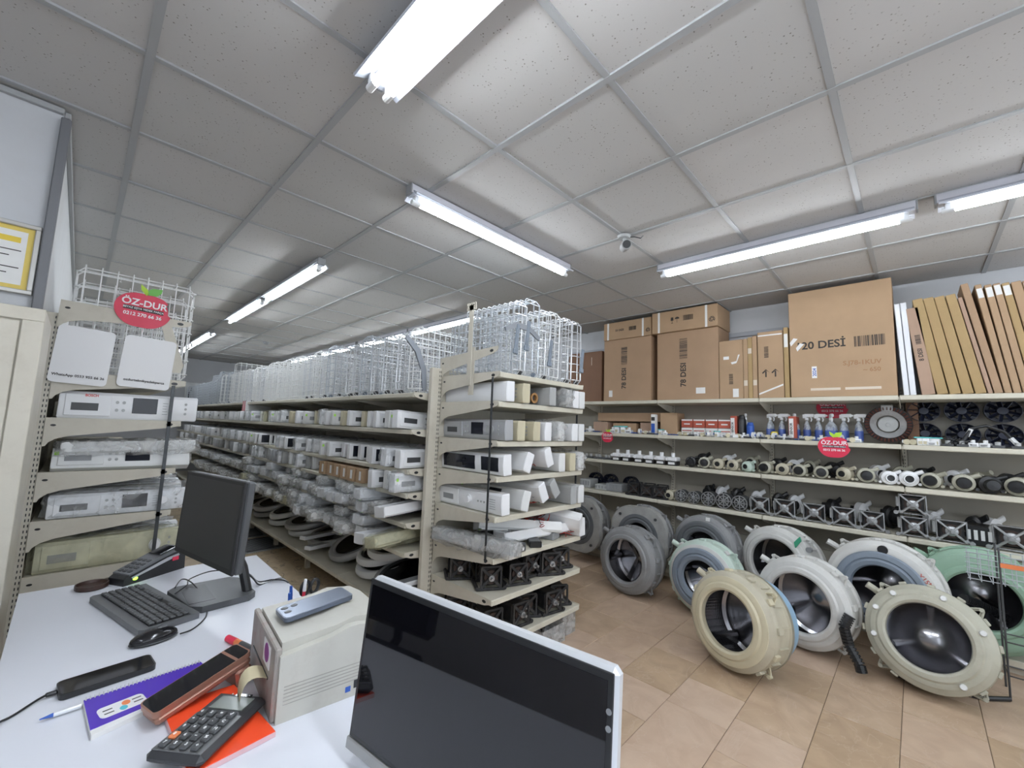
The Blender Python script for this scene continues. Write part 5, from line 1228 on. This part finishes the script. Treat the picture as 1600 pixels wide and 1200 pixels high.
# black corrugated hoses between the tubs
def bellows(name, pts, r, m, label):
    P = []; pts = [Vector(p) for p in pts]
    mb = MB(); n = 22; b0 = pts[0].copy()
    def at(t):
        k = t * (len(pts) - 1); i = min(int(k), len(pts) - 2); f = k - i; return pts[i].lerp(pts[i + 1], f)
    for i in range(n):
        a, b = at(i / n) - b0, at((i + .6) / n) - b0; c = at((i + 1) / n) - b0; mb.cyl(a, b, r, n=10).cyl(b, c, r * .78, n=10)
    o = mb.build(name, m); o.location = b0; return tag(o, label, 'hose')
hp = onz(1328, 962, .33); bellows('drain_hose', [hp, hp + Vector((-.02, .03, -.07)), hp + Vector((-.02, .01, -.17)), hp + Vector((-.05, -.04, -.25)), hp + Vector((-.06, -.05, -.29))], .03, M_BLACK, 'black corrugated hose hanging between the white and cream tubs')
hp = onz(1505, 935, .42); bellows('drain_hose', [hp, hp + Vector((.08, -.06, -.03)), hp + Vector((.16, -.14, -.08)), hp + Vector((.2, -.2, -.12))], .028, M_BLACK, 'black corrugated hose reaching from the cream tub to the green one')
o = MB().tube([(0, 0, .012), (.02, -.2, .012), (.06, -.36, .012), (.16, -.46, .012)], .012, 8).build('rubber_gasket', M_BLACK); q = onz(1400, 1055, 0); o.location = (q.x - .02, q.y, 0); tag(o, 'black rubber strip lying on the floor under the cream tub', 'gasket')
# wire stand at the right edge
q = onx(1572, 905, 3.72); ws = empty('wire_stand', (3.72, q.y, 0), label='grey wire stand with hanging basket in front of the green tub', cat='stand')
zt = q.z + .12
bk = MB()
for i in range(9): bk.tube([(0, .14 - .045 * i, zt), (0, .14 - .045 * i, zt - .16), (.16, .14 - .045 * i, zt - .16), (.16, .14 - .045 * i, zt)], .0025, 5)
for i in range(6): bk.tube([(0, .15, zt - .03 * i), (0, -.24, zt - .03 * i)], .0025, 5); bk.tube([(.16, .15, zt - .03 * i), (.16, -.24, zt - .03 * i)], .0025, 5)
bk.build('basket', M_WIREG, ws)['kind'] = 'stuff'
for a, b in ((0, .02), (0, -.22), (.16, -.22), (.16, .02)): MB().tube([(a, b, 0), (a, b, zt + .05)], .005, 6).build('leg', M_DGREY, ws)
for z in (.12, .3): MB().tube([(0, .02, z), (0, -.22, z), (.16, -.22, z), (.16, .02, z)], .004, 6, True).build('stretcher', M_DGREY, ws)
MB().box(-.004, -.11, zt - .06, -.001, .02, zt - .035).build('orange_label', M_ORANGE, ws, False)

# ================================================================== SIGNS
def apple(loc, s, label, rotq, back=False):
    o = empty('apple_sign', loc, rotq, label, 'sign')
    pts = []
    for k in range(48):
        t = 2 * PI * k / 48; x = math.sin(t); y = math.cos(t)
        r = 1 - .10 * max(0, math.cos(t)) ** 8 - .07 * max(0, -math.cos(t)) ** 14
        pts.append((x * r * .135 * s * (1 + .05 * y), y * r * .115 * s - .01 * s))
    # bite on the right
    pts = [(x - (.018 * s if x > .11 * s and -.02 * s < y < .05 * s else 0), y) for x, y in pts]
    MB().prism(pts[::-1], -.003, 0).build('apple', M_RED, o, False)
    MB().prism([(-.035 * s, .15 * s), (-.03 * s, .115 * s), (0, .085 * s), (.008 * s, .1 * s), (.0, .125 * s)][::-1], .0, .003).build('leaf', M_GREEN1, o, False)
    MB().prism([(.006 * s, .09 * s), (.05 * s, .095 * s), (.068 * s, .12 * s), (.07 * s, .145 * s), (.022 * s, .138 * s), (.004 * s, .12 * s)], .0, .003).build('leaf', M_GREEN2 if s > .95 else M_GREEN1, o, False)
    put_text('ÖZ-DUR', .056 * s, M_SIGNW, o, Matrix.Translation((0, .032 * s, .001)))
    MB().box(-.095 * s, -.0165 * s, .0002, .095 * s, .0065 * s, .0012).build('dark_band', M_INK, o, False)
    put_text('BEYAZ EŞYA YEDEK PARÇA', .0155 * s, M_SIGNW, o, Matrix.Translation((0, -.005 * s, .0018)))
    put_text('0212 270 66 36', .0285 * s, M_SIGNW, o, Matrix.Translation((0, -.042 * s, .001)))
    return o
QY = frame_q((1, 0, 0), (0, 0, 1)); QX = frame_q((0, -1, 0), (0, 0, 1))
SY = WY0 - .022
qs = frame_q((1, 0, -.05), (0, 0, 1))
a = ony(225, 483, SY); apple((a.x, SY, a.z), .96, 'red apple-shaped shop sign with green leaves hung on the left rack', qs)
a = onx(949, 682, 4.188); apple((4.188, a.y, a.z), .56, 'small red apple sign on the wall rack edge near the end rack', QX)
a = onx(1303, 697, 4.188); apple((4.188, a.y, a.z), .78, 'red apple sign hung below the spray bottles on the wall rack edge', QX)
a = onx(1300, 636, 4.606); apple((4.606, a.y, a.z), .85, 'dim red apple sign fixed to the back panel behind the spray bottles', QX)
def placard(u0, v0, u1, v1, body, size, label, sp):
    a, b = ony(u0, v1, SY), ony(u1, v0, SY); W, Hh = b.x - a.x, b.z - a.z
    o = empty('square_placard', ((a.x + b.x) / 2, SY, (a.z + b.z) / 2), qs, label, 'sign'); r = .022; pts = []
    for cx, cy, t0 in ((W / 2 - r, Hh / 2 - r, 0), (-W / 2 + r, Hh / 2 - r, 1), (-W / 2 + r, -Hh / 2 + r, 2), (W / 2 - r, -Hh / 2 + r, 3)):
        for k in range(6): t = (t0 + k / 5) * PI / 2; pts.append((cx + r * math.cos(t), cy + r * math.sin(t)))
    MB().prism(pts, -.004, 0).build('board', M_SIGNW, o, False)
    put_text(body, size, M_INK, o, Matrix.Translation((0, -Hh / 2 + .042, .001)))
    return o
placard(75, 519, 180, 597, 'WhatsApp 0553 955 66 36', .0185, 'white rounded placard with a phone number under the left rack apple sign', 0)
placard(183, 534, 275, 604, 'ozdurteknikyedekparca', .0195, 'white rounded placard with a lettered account name beside the phone placard', 0)

# ================================================================== DESK
DZ = .75
dk = empty('desk', label='white desk with papers, screens and a printer at the front of the shop', cat='desk')
DX0, DX1, DY1, DY0 = -.135, .60, 1.555, -1.3
MB().prism([(DX0 + .03, DY0), (.66, DY0), (DX1, .96), (.61, 1.545), (DX0, 1.565)], DZ - .03, DZ).build('top', M_DESK, dk)
MB().box(DX0 + .04, DY1 - .06, 0, .56, DY1 - .035, DZ - .031).build('end_panel', M_DESK, dk); MB().box(DX0 + .04, DY0 + .05, 0, .56, DY0 + .075, DZ - .031).build('end_panel', M_DESK, dk); MB().box(.50, DY0 + .08, .15, .52, DY1 - .07, DZ - .031).build('modesty_panel', M_DESK, dk)
def D(u, v, z=DZ): return onz(u, v, z)
def quadbox(mb, pts, z0, z1):
    return mb.prism([(p.x, p.y) for p in pts], z0, z1)
def item(name, u, v, rz, label, cat, z=DZ): p = D(u, v, z); return empty(name, (p.x, p.y, z), rz, label, cat)

# keyboard
ctr = Vector((.162, 1.126, DZ)); kb = empty('keyboard', ctr, math.atan2(-.42, .10), 'black and grey computer keyboard on the white desk', 'keyboard')
kl, kw = .43, .155
MB().prism([(-kl / 2, -kw / 2 + .01), (-kl / 2 + .01, -kw / 2), (kl / 2 - .01, -kw / 2), (kl / 2, -kw / 2 + .01), (kl / 2 - .004, kw / 2), (-kl / 2 + .004, kw / 2)], .002, .02).build('case', mat('keyboard_grey', (.115, .12, .125), .4), kb)
MB().box(-kl / 2 + .012, -kw / 2 + .026, .02, kl / 2 - .012, kw / 2 - .022, .021).build('key_bed', M_BLACK, kb, False)
km = MB().box(-.0078, -.0075, .0, .0078, .0075, .007, .002).mesh('key', M_DGREY); n = 0
for r in range(6):
    for c in range(21):
        if r == 0 and c in (3, 11, 12, 13): continue
        if r == 5 and 4 <= c <= 8:
            continue
        o = link('key', km, kb); o.location = (-kl / 2 + .023 + .0192 * c, kw / 2 - .032 - .0178 * r, .021)
o = link('space_bar', MB().box(-.045, -.0075, 0, .045, .0075, .007, .002).mesh('space_bar', M_DGREY), kb); o.location = (-kl / 2 + .023 + .0192 * 6, kw / 2 - .032 - .0178 * 5, .021)
# mouse
p = D(240, 1002); ms = empty('computer_mouse', (p.x, p.y, DZ), math.atan2(.15, 1), 'black computer mouse beside the keyboard', 'mouse')
MB().blob((0, 0, .012), .056, .031, .022, 20, 10).build('shell', mat('gloss_black', (.012, .012, .014), .15), ms); MB().box(.005, -.003, .03, .03, .003, .0355, .002).build('wheel', M_DGREY, ms)
MB().blob((0, 0, .006), .057, .033, .006, 20, 6).build('base', M_DGREY, ms)
def cable(pts, r, m, label, name='cable', cat='cable'):
    pts = [Vector(q) for q in pts]; P = []
    n = len(pts)
    for i in range(n - 1):
        p0, p1, p2, p3 = pts[max(i - 1, 0)], pts[i], pts[i + 1], pts[min(i + 2, n - 1)]
        for k in range(6):
            t = k / 6; P.append(.5 * ((2 * p1) + (-p0 + p2) * t + (2 * p0 - 5 * p1 + 4 * p2 - p3) * t * t + (-p0 + 3 * p1 - 3 * p2 + p3) * t ** 3))
    P.append(pts[-1]); b0 = P[0].copy(); o = MB().tube([q - b0 for q in P], r, 6).build(name, m); o.location = b0; return tag(o, label, cat)
def dp(u, v, z): q = D(u, v, DZ); return Vector((q.x, q.y, z))
ZC = DZ + .003
cable([dp(281, 997, DZ + .012), dp(300, 985, ZC), dp(316, 972, ZC), dp(323, 960, ZC), dp(322, 940, ZC), dp(300, 925, DZ + .03), dp(283, 920, DZ + .035), dp(272, 930, DZ + .026)], .0022, M_BLACK, 'thin black mouse cable curling past the keyboard', 'mouse_cable')
cable([dp(272, 938, DZ + .022), dp(290, 930, DZ + .035), dp(296, 917, DZ + .03), dp(330, 905, DZ + .032), dp(372, 912, DZ + .05)], .0022, M_BLACK, 'black keyboard cable crossing the monitor foot', 'keyboard_cable')
# coaster
p = D(143, 919); o = empty('coaster', (p.x, p.y, DZ), label='round dark brown coaster near the card terminal', cat='coaster'); MB().lathe([(0, 0), (.042, 0), (.047, .004), (.047, .018), (.043, .018), (.040, .008), (0, .007)], 32).build('dish', mat('dark_wood', (.045, .022, .016), .45, 0, .3, 30), o)
# card terminal
a, b = D(190, 912), D(268, 888); dirv = (b - a); pt = empty('card_terminal', (a.x + dirv.x * .5, a.y + dirv.y * .5, DZ), math.atan2(dirv.y, dirv.x), 'black and grey card payment terminal with a green light at the back of the desk', 'card terminal')
Mx = Matrix(((1, 0, 0, 0), (0, 0, 1, 0), (0, 1, 0, 0), (0, 0, 0, 1)))
MB().prism([(-.115, 0), (-.115, .025), (-.1, .035), (.06, .082), (.1, .088), (.115, .07), (.118, .0)][::-1], -.04, .04, Mx).build('body', M_BLACK, pt)
MB().prism([(-.1, .034), (-.1, .040), (.03, .082), (.095, .096), (.11, .085), (.06, .078)][::-1], -.043, .043, Mx).build('top_shell', mat('terminal_grey', (.13, .135, .145), .35), pt)
MB().prism([(-.085, .02), (-.09, .026), (.04, .064), (.085, .07), (.09, .062)][::-1], -.0415, -.0395, Mx).build('side_strip', M_SILVER, pt)
for r in range(4):
    for c in range(3): MB().box(-.006, -.008, 0, .006, .008, .005, .001, Matrix.Translation((-.085 + .022 * r, -.024 + .024 * c, .043 + .0068 * r)) @ Matrix.Rotation(-.31, 4, 'Y')).build('key', M_DGREY, pt)
MB().box(-.03, -.032, 0, .035, .032, .003, .001, Matrix.Translation((.045, 0, .088)) @ Matrix.Rotation(-.25, 4, 'Y')).build('screen', M_GLASS_BLK, pt)
MB().blob((-.075, -.04, .018), .009, .004, .006, 10, 6).build('green_light', M_LED, pt); MB().box(.06, -.0435, .045, .085, -.041, .06).build('red_sticker', M_RED, pt, False)
# monitor with dark screen on a stand
tl, tr_, bl = Vector((.283, 1.365, 1.182)), Vector((.372, .925, 1.182)), Vector((.268, 1.365, .872))
ex = (tr_ - tl).normalized(); ey = (tl - bl).normalized(); mn = empty('monitor', (.34, 1.09, DZ), 0, 'dark flat monitor on a black stand seen from the front side', 'monitor')
mn.location = (0, 0, 0)
Wm, Hm = (tr_ - tl).length * 1.04, (tl - bl).length; Mm = basis(ex, ey, ex.cross(ey), bl)
# screen side faces the camera
MB().box(0, 0, -.035, Wm, Hm, -.006, .006, Mm).build('back_shell', M_DGREY, mn); MB().box(0, 0, -.006, Wm, Hm, .004, .003, Mm).build('bezel', mat('matt_black', (.018, .018, .02), .5), mn)
MB().box(.014, .02, .004, Wm - .014, Hm - .014, .0046, 0, Mm).build('screen', mat('matt_screen', (.022, .023, .025), .38), mn, False)
bs = [D(264, 930), D(310, 957), D(392, 938), D(385, 922), D(340, 905)]
sp = MB(); sp.prism([(.235, 1.205), (.27, 1.0), (.30, .975), (.44, .985), (.465, 1.01), (.455, 1.2), (.43, 1.23), (.26, 1.235)], DZ + .001, DZ + .022); sp.build('foot', M_DGREY, mn)
MB().box(.27, 1.02, DZ + .022, .345, 1.2, DZ + .0228).build('foot_tray', M_BLACK, mn, False)
MB().tube([(.445, 1.035, DZ + .02), (.43, 1.06, DZ + .10), (.395, 1.09, DZ + .19), (.345, 1.11, .99)], .016, 10).build('arm', M_BLACK, mn)
for k, (dz, e) in enumerate(((.12, 0), (.10, .03), (.085, .06))):
    cable([(.40, 1.12 + .02 * k, DZ + dz), (.47, 1.09 + .02 * k, DZ + .05), (.51, 1.12 + .01 * k, ZC + .003 * k), (.56, 1.14 - .01 * k, ZC + .004 * k), (.60, 1.12 - .02 * k, ZC), (.63, 1.09 - .02 * k, DZ - .06)], .003, (M_BLACK, M_WHITE2, M_BLACK)[k], ('black power cable behind the dark monitor', 'white cable behind the dark monitor', 'second black cable behind the dark monitor')[k])
# phone on the desk
a, b = D(93, 1089), D(240, 1047); c = (a + b) / 2
def phone(loc, rot, L, Wd, th, body, screen, label):
    o = empty('smartphone', loc, rot, label, 'phone')
    r = .012; pts = []
    for cx, cy, t0 in ((L / 2 - r, Wd / 2 - r, 0), (-L / 2 + r, Wd / 2 - r, 1), (-L / 2 + r, -Wd / 2 + r, 2), (L / 2 - r, -Wd / 2 + r, 3)):
        for k in range(5): t = (t0 + k / 4) * PI / 2; pts.append((cx + r * math.cos(t), cy + r * math.sin(t)))
    MB().prism(pts, 0, th).build('body', body, o)
    MB().prism([(x * .965, y * .94) for x, y in pts], th, th + .0005).build('screen', screen, o, False)
    return o
ph = phone((.064, .700, DZ + .001), math.atan2(.03, 1) + .06, .172, .078, .012, M_BLACK, M_GLASS_BLK, 'black smartphone charging on the desk')
cable([(-.025, .70, DZ + .007), (-.05, .685, DZ + .006), (-.085, .65, ZC), (-.12, .62, ZC), (-.2, .6, DZ - .05)], .0025, M_BLACK, 'black charging cable plugged into the phone', 'charging_cable')
MB().box(-.105, -.006, .003, -.086, .006, .010, .002).build('plug', M_BLACK, ph)
# purple notebook
nb = [Vector((.020, .603, 0)), Vector((.236, .617, 0)), Vector((.252, .512, 0)), Vector((.03, .448, 0))]
cn = sum(nb, Vector()) / 4; o = empty('notebook', (cn.x, cn.y, DZ), label='purple spiral notebook with a white sticker on the desk', cat='notebook')
loc = lambda L_, s=1.0: [(( p_.x - cn.x) * s, (p_.y - cn.y) * s) for p_ in L_]
MB().prism(loc(nb)[::-1], .0005, .010).build('pages', M_PAPER, o, False); MB().prism(loc([nb[0], nb[1], nb[2].lerp(nb[1], .06), nb[3].lerp(nb[0], .14)])[::-1], .010, .0115).build('cover', mat('purple_cover', (.075, .03, .40), .4), o, False)
sp = MB()
for k in range(30):
    q = nb[0].lerp(nb[1], (k + .5) / 30) - cn; sp.tube([(q.x, q.y - .006, .012), (q.x, q.y, .016), (q.x, q.y + .004, .008), (q.x, q.y + .002, .001)], .0011, 4)
sp.build('spiral', M_CHROME, o)['kind'] = 'stuff'
st = MB(); pts = []
for cx, cy, t0 in ((.045, .012, 0), (-.045, .012, 1), (-.045, -.012, 2), (.045, -.012, 3)):
    for k in range(5): t = (t0 + k / 4) * PI / 2; pts.append((cx + .014 * math.cos(t), cy + .014 * math.sin(t)))
Ms = Matrix.Translation((-.055, -.022, 0)) @ Matrix.Rotation(.17, 4, 'Z') @ Matrix.Diagonal((.66, .9, 1, 1))
so = MB().prism(pts, .0116, .0122, Ms).build('sticker', M_SIGNW, o, False)
MB().cyl((.012, .008, .0122), (.012, .008, .0126), .011, n=16, M=Ms).build('orange_dot', M_ORANGE, so, False); MB().cyl((.0, -.012, .0122), (.0, -.012, .0126), .010, n=16, M=Ms).build('teal_dot', mat('teal_dot', (.1, .5, .6), .5), so, False)
for k, (x, y) in enumerate(((.04, .01), (.04, -.006), (-.035, .006), (-.035, -.01))): MB().box(x - .012, y - .002, .0122, x + .012, y + .002, .0125, 0, Ms).build('print', M_INK, so, False)
# silver pen
a = Vector((-.045, .588, DZ + .007)); b = Vector((.03, .592, DZ + .008)); o = empty('pen', a, 0, 'silver and blue ballpoint pen tucked against the purple notebook', 'pen')
d_ = Vector((1, .06, 0)).normalized(); MB().cyl((0, 0, 0), d_ * .02, .001, .0045, 10).build('tip', M_BLUE, o); MB().cyl(d_ * .02, d_ * .062, .0048, .0052, 10).build('barrel', M_CHROME, o)
# orange notebook under the calculator
on = [D(266, 1128), D(380, 1085), D(428, 1152), D(330, 1208)]; on = [Vector((.14, .46, 0)), Vector((.275, .45, 0)), Vector((.297, .215, 0)), Vector((.15, .20, 0))]
cn = sum(on, Vector()) / 4; o = empty('notebook', (cn.x, cn.y, DZ), label='bright orange-red notebook lying under the calculator', cat='notebook')
MB().prism(loc(on)[::-1], .0005, .010).build('pages', mat('pink_edge', (.75, .5, .52), .6), o, False); MB().prism(loc(on, .99)[::-1], .010, .0115).build('cover', mat('orange_cover', (.85, .075, .02), .4), o, False)
# calculator
cpos = Vector((.200, .297, DZ + .0125)); cq = math.atan2(.13, .16); ca = empty('calculator', cpos, (0, 0, cq), 'dark desk calculator with grey display lying on the orange notebook', 'calculator')
cl, cw = .185, .115
MB().box(-cl / 2, -cw / 2, 0, cl / 2, cw / 2, .022, .009).build('case', mat('calc_black', (.03, .031, .034), .4), ca)
MB().box(-cl / 2 + .008, -cw / 2 + .008, .022, .02, cw / 2 - .008, .0235, .0006).build('key_plate', mat('calc_plate', (.17, .175, .18), .35, .4), ca)
MB().box(.035, -.037, .022, .075, .037, .0236).build('display', mat('lcd_grey', (.20, .22, .20), .25), ca, False); MB().box(.078, -.025, .022, .087, .012, .0233).build('solar_cell', M_DISPLAY, ca, False)
kmesh = MB().box(-.0088, -.0072, 0, .0088, .0072, .006, .002).mesh('key', M_DGREY); lab = ['7', '8', '9', '÷', '4', '5', '6', '×', '1', '2', '3', '−', '0', '.', '=', '+', '%', 'M', 'C', '√']
for r in range(4):
    for c in range(5):
        if r == 0 and c == 1: ko = link('key', MB().box(-.0088, -.0072, 0, .0088, .0072, .006, .002).mesh('key', M_ORANGE), ca)
        else: ko = link('key', kmesh, ca)
        ko.location = (-cl / 2 + .02 + .0215 * c, cw / 2 - .023 - .0218 * r, .0235)
        put_text(lab[(r * 5 + c) % 20], .009, M_SIGNW, ko, Matrix.Translation((0, 0, .0064)) @ Matrix.Rotation(-PI / 2, 4, 'Z'), 'key_print')
for y in (-.02, .02): put_text('•', .01, M_SIGNW, ca, Matrix.Translation((.083, y, .0234)))
# rose gold phone in a flip case leaning on the calculator side
p0 = Vector((.205, .455, DZ + .012))
ph2 = phone(p0 + Vector((0, 0, .033)), (0, 0, 0), .185, .082, .012, mat('rose_gold', (.42, .23, .17), .35, .5), M_GLASS_BLK, 'rose gold handheld terminal with dark screen propped above the purple notebook')
exv = Vector((.72, .62, .26)).normalized(); eyv = Vector((-.35, .85, .0)); ph2.rotation_mode = 'QUATERNION'; ph2.rotation_quaternion = frame_q((.93, .25, .22), (-.25, .93, .0)); ph2.scale = (1.08, .85, 1)
MB().box(-.09, -.039, -.02, .09, .039, -.0005, .006).build('under_shell', mat('rose_gold'  , (0, 0, 0)), ph2); MB().box(.055, -.039, -.062, .09, .039, -.018, .006).build('prop', MATS['rose_gold'], ph2); MB().box(.058, -.0395, .0122, .064, .0395, .0128).build('gold_line', MATS['rose_gold'], ph2, False)
# red marker
a = Vector((.318, .715, DZ + .009)); b = Vector((.352, .60, DZ + .009)); o = empty('marker_pen', a, label='red-capped marker pen lying behind the printer', cat='marker'); dd = b - a
MB().cyl((0, 0, 0), dd * .35, .0095, n=12).build('cap', M_RED, o); MB().cyl(dd * .35, dd * .55, .009, n=12).build('orange_band', M_ORANGE, o); MB().cyl(dd * .55, dd, .009, n=12).build('barrel', M_DGREY, o)
# label printer
PRX = Vector((.178, -.017, 0)).normalized(); pr = empty('label_printer', (.306, .250, DZ), math.atan2(-.017, .178), 'beige label printer with a strip of labels curling from its front', 'printer')
L, Wp, Hp = .245, .265, .163
Mx = Matrix(((1, 0, 0, 0), (0, 0, 1, 0), (0, 1, 0, 0), (0, 0, 0, 1)))
M_PRN = mat('printer_beige', (.50, .49, .44), .45, 0, .06, 8, dirt=(.30, .24, .2), dirtamt=.3, dscale=10)
MB().prism([(0, 0), (L, 0), (L, Hp * .80), (L * .93, Hp * .93), (L * .70, Hp), (L * .60, Hp), (L * .45, Hp * .93), (.0, Hp * .84)][::-1], 0, .02, Mx).build('side_cover', M_PRN, pr)
MB().prism([(.006, 0), (L + .02, 0), (L + .02, Hp * .9), (L * .95, Hp * 1.02), (L * .68, Hp * 1.08), (L * .5, Hp * 1.02), (.006, Hp * .97)][::-1], .0203, Wp - .02, Mx).build('body', M_PRN, pr)
MB().prism([(0, 0), (L, 0), (L, Hp * .80), (L * .93, Hp * .93), (L * .70, Hp), (.0, Hp * .9)][::-1], Wp - .0197, Wp, Mx).build('side_cover', M_PRN, pr)
fr_ = MB().box(-.008, .01, .0, .0055, Wp + .004, Hp * .93, .003).build('front_plate', mat('printer_front', (.36, .33, .30), .5, 0, .15, 10, dirt=(.25, .1, .07), dirtamt=.6, dscale=14), pr)
MB().box(-.0095, .06, Hp * .42, -.0075, Wp - .03, Hp * .45).build('label_slot', M_BLACK, fr_, False); MB().box(-.0095, .055, Hp * .55, -.0078, .12, Hp * .85).build('sticker', M_PAPER, fr_, False); MB().cyl((-.0105, .085, Hp * .72), (-.0092, .085, Hp * .72), .02, n=18).build('purple_print', mat('purple_print', (.25, .05, .25), .5), fr_, False)
sm = MB(); N = 10; P = []; fs = []
for i in range(N + 1):
    t = i / N; x = -.008 - .05 * math.sin(t * 2.2); z = Hp * .44 + .02 * math.sin(t * PI) - .10 * t * t
    P += [(x, .06 + .01 * t, z), (x + .004 * t, .12, z), (x, .06 + .01 * t, z - .0006), (x + .004 * t, .12, z - .0006)]
for i in range(N):
    a4 = i * 4; fs += [(a4, a4 + 4, a4 + 5, a4 + 1), (a4 + 2, a4 + 3, a4 + 7, a4 + 6), (a4, a4 + 2, a4 + 6, a4 + 4), (a4 + 1, a4 + 5, a4 + 7, a4 + 3)]
sm.add(P, fs).build('label_strip', mat('label_paper', (.62, .55, .36), .6), pr)
gm = MB()
for k in range(6): gm.box(.012, -.0008, Hp * (.22 + .045 * k), L - .012, .0005, Hp * (.23 + .045 * k))
gm.build('vent_grooves', mat('groove_grey', (.33, .32, .29), .6), pr, False)['kind'] = 'stuff'
MB().box(L * .68, -.0012, .018, L * .76, .0005, .036).build('power_socket', M_BLACK, pr, False); MB().box(L * .60, -.001, .014, L * .65, .0005, .026).build('blue_mark', M_BLUE, pr, False); MB().lathe([(.006, 0), (.009, .001), (.006, .002)], 14, Matrix.Translation((.04, .07, Hp * .97))).build('status_light', M_CHROME, pr)
# phone on the printer
pt_ = pr.location + Vector((.12, .13, Hp * 1.045)); ph3 = phone(pt_, (0, 0, 0), .17, .08, .010, mat('slate_phone', (.10, .12, .16), .35, .4), mat('slate_back', (.20, .23, .29), .25, .5), 'slate blue smartphone lying face down on the label printer')
ph3.rotation_mode = 'QUATERNION'; ph3.rotation_quaternion = frame_q((.99, -.0, .08), (.0, 1, 0)); ph3.location.z += .004
for k, (x, y) in enumerate(((-.068, .02), (-.068, -.005), (-.045, .02))): MB().lathe([(0, .0115), (.007, .0115), (.009, .010)], 14, Matrix.Translation((x, y, .0))).build('camera_lens', M_BLACK, ph3)
# pen cup
p = D(468, 950); _c = onz(466, 944, DZ + .10); pc = empty('pen_cup', (_c.x, _c.y, DZ), label='dark square pen cup with pens and scissors behind the printer', cat='pen cup')
m = MB(); s = .036; h = .10
m.box(-s, -s, 0, s, s, .004).box(-s, -s, .004, -s + .003, s, h).box(s - .003, -s, .004, s, s, h).box(-s + .003, -s, .004, s - .003, -s + .003, h).box(-s + .003, s - .003, .004, s - .003, s, h); m.build('cup', mat('slate_plastic', (.08, .085, .10), .5), pc, False)
for k, (x, y, tx, ty, mm, lab_, ll) in enumerate(((-.02, -.01, -.10, .05, M_BLUE, 'blue pen in the pen cup, leftmost of the blue pair', .14), (-.01, .015, -.05, -.05, M_BLUE, 'blue pen in the pen cup beside a translucent one', .145), (.0, -.018, .02, .08, M_WHITE, 'white and red ballpoint standing tallest in the pen cup', .175))):
    q = empty('pen', pc.location + Vector((x, y, .006)), (ty, tx, 0), lab_, 'pen'); MB().cyl((0, 0, 0), (0, 0, ll * .8), .0045, n=10).build('barrel', mm if k < 2 else M_RED, q); MB().cyl((0, 0, ll * .8), (0, 0, ll), .005, .004, 10).build('cap', mm, q)
q = empty('scissors', pc.location + Vector((.018, .0, .006)), (0, .12, .4), 'black-handled scissors standing in the pen cup', 'scissors')
for s_ in (-1, 1):
    MB().tube([(s_ * .018 + .016 * math.cos(t), 0, .135 + .02 * math.sin(t)) for t in [2 * PI * k / 14 for k in range(14)]], .005, 6, True).build('handle', M_BLACK, q); MB().box(-.006, s_ * .0012, .0, .006, s_ * .003, .115).build('blade', M_CHROME, q)
# big screen in the foreground
tl, tr_, bl = Vector((.405, .065, 1.086)), Vector((.478, -.468, 1.086)), Vector((.374, .058, .775))
ex = (tr_ - tl).normalized(); ey = (tl - bl).normalized(); ez = ex.cross(ey); Mm = basis(ex, ey, ez, bl); Wm, Hm = (tr_ - tl).length, (tl - bl).length
bm_ = empty('large_monitor', label='large glossy black monitor with silver edge facing the counter side of the desk', cat='monitor')
MB().box(0, 0, -.03, Wm, Hm, -.003, .008, Mm).build('back_shell', mat('silver_shell', (.62, .64, .67), .3, .3), bm_); MB().box(.004, .022, -.003, Wm - .004, Hm - .004, .001, .001, Mm).build('bezel', M_BLACK, bm_)
MB().box(.012, .03, .001, Wm - .012, Hm - .014, .0016, 0, Mm).build('screen', mat('mirror_black', (.004, .004, .006), .03, spec=.6), bm_, False); MB().box(0, 0, -.003, Wm, .021, .004, .002, Mm).build('chin', mat('brushed_chin', (.40, .40, .39), .4, .5), bm_)
for k in range(2): MB().cyl((Wm - .009, Hm - .05 - .02 * k, .0012), (Wm - .009, Hm - .05 - .02 * k, .002), .004, n=10, M=Mm).build('badge', M_GREY, bm_)
cb = Mm @ Vector((Wm / 2, 0, -.02)); MB().box(cb.x - .02, cb.y - .10, DZ + .001, cb.x + .13, cb.y + .10, DZ + .010, .003).build('foot', M_SILVER, bm_); MB().box(cb.x + .015, cb.y - .03, DZ + .01, cb.x + .03, cb.y + .03, DZ + .14, .003).build('neck', M_SILVER, bm_)

# dark chair arm at the left edge
q = ony(8, 962, 1.1); o = empty('office_chair', (-.53, .95, 0), label='black office chair, one armrest showing beside the desk', cat='chair')
MB().box(-.05, -.2, .0, .05, .2, .04, .02, Matrix.Translation((q.x + .53 - .08, q.y - .95, q.z - .02))).build('armrest', M_BLACK, o)
zz = q.z - .02
MB().tube([(q.x + .45, q.y - .95, zz), (q.x + .43, q.y - .95, .5), (.0, q.y - .95, .44)], .018, 8).build('arm_post', M_BLACK, o); MB().box(-.26, -.25, .42, .24, .27, .50, .03).build('seat', M_BLACK, o); MB().box(-.32, -.24, .55, -.25, .26, 1.0, .03).build('backrest', M_BLACK, o); MB().cyl((0, 0, .08), (0, 0, .43), .03, n=12).build('column', M_BLACK, o)
MB().tube([(-.27, .0, .46), (-.31, 0, .50), (-.29, 0, .6)], .025, 8).build('back_support', M_BLACK, o)
for k in range(5):
    a = 2 * PI * k / 5; MB().tube([(0, 0, .09), (.24 * math.cos(a), .24 * math.sin(a), .06)], .02, 8).build('leg', M_BLACK, o); MB().cyl((.24 * math.cos(a), .24 * math.sin(a) - .012, .025), (.24 * math.cos(a), .24 * math.sin(a) + .012, .025), .025, n=12).build('caster', M_BLACK, o)

purge([*RK.values(), *PN.values(), *FAR.values(), *RG, *PU.values(), *SP, LP, LPW, BM, RM, SM, VP, BF, SB, RB, WB, WS, GP, BXP])
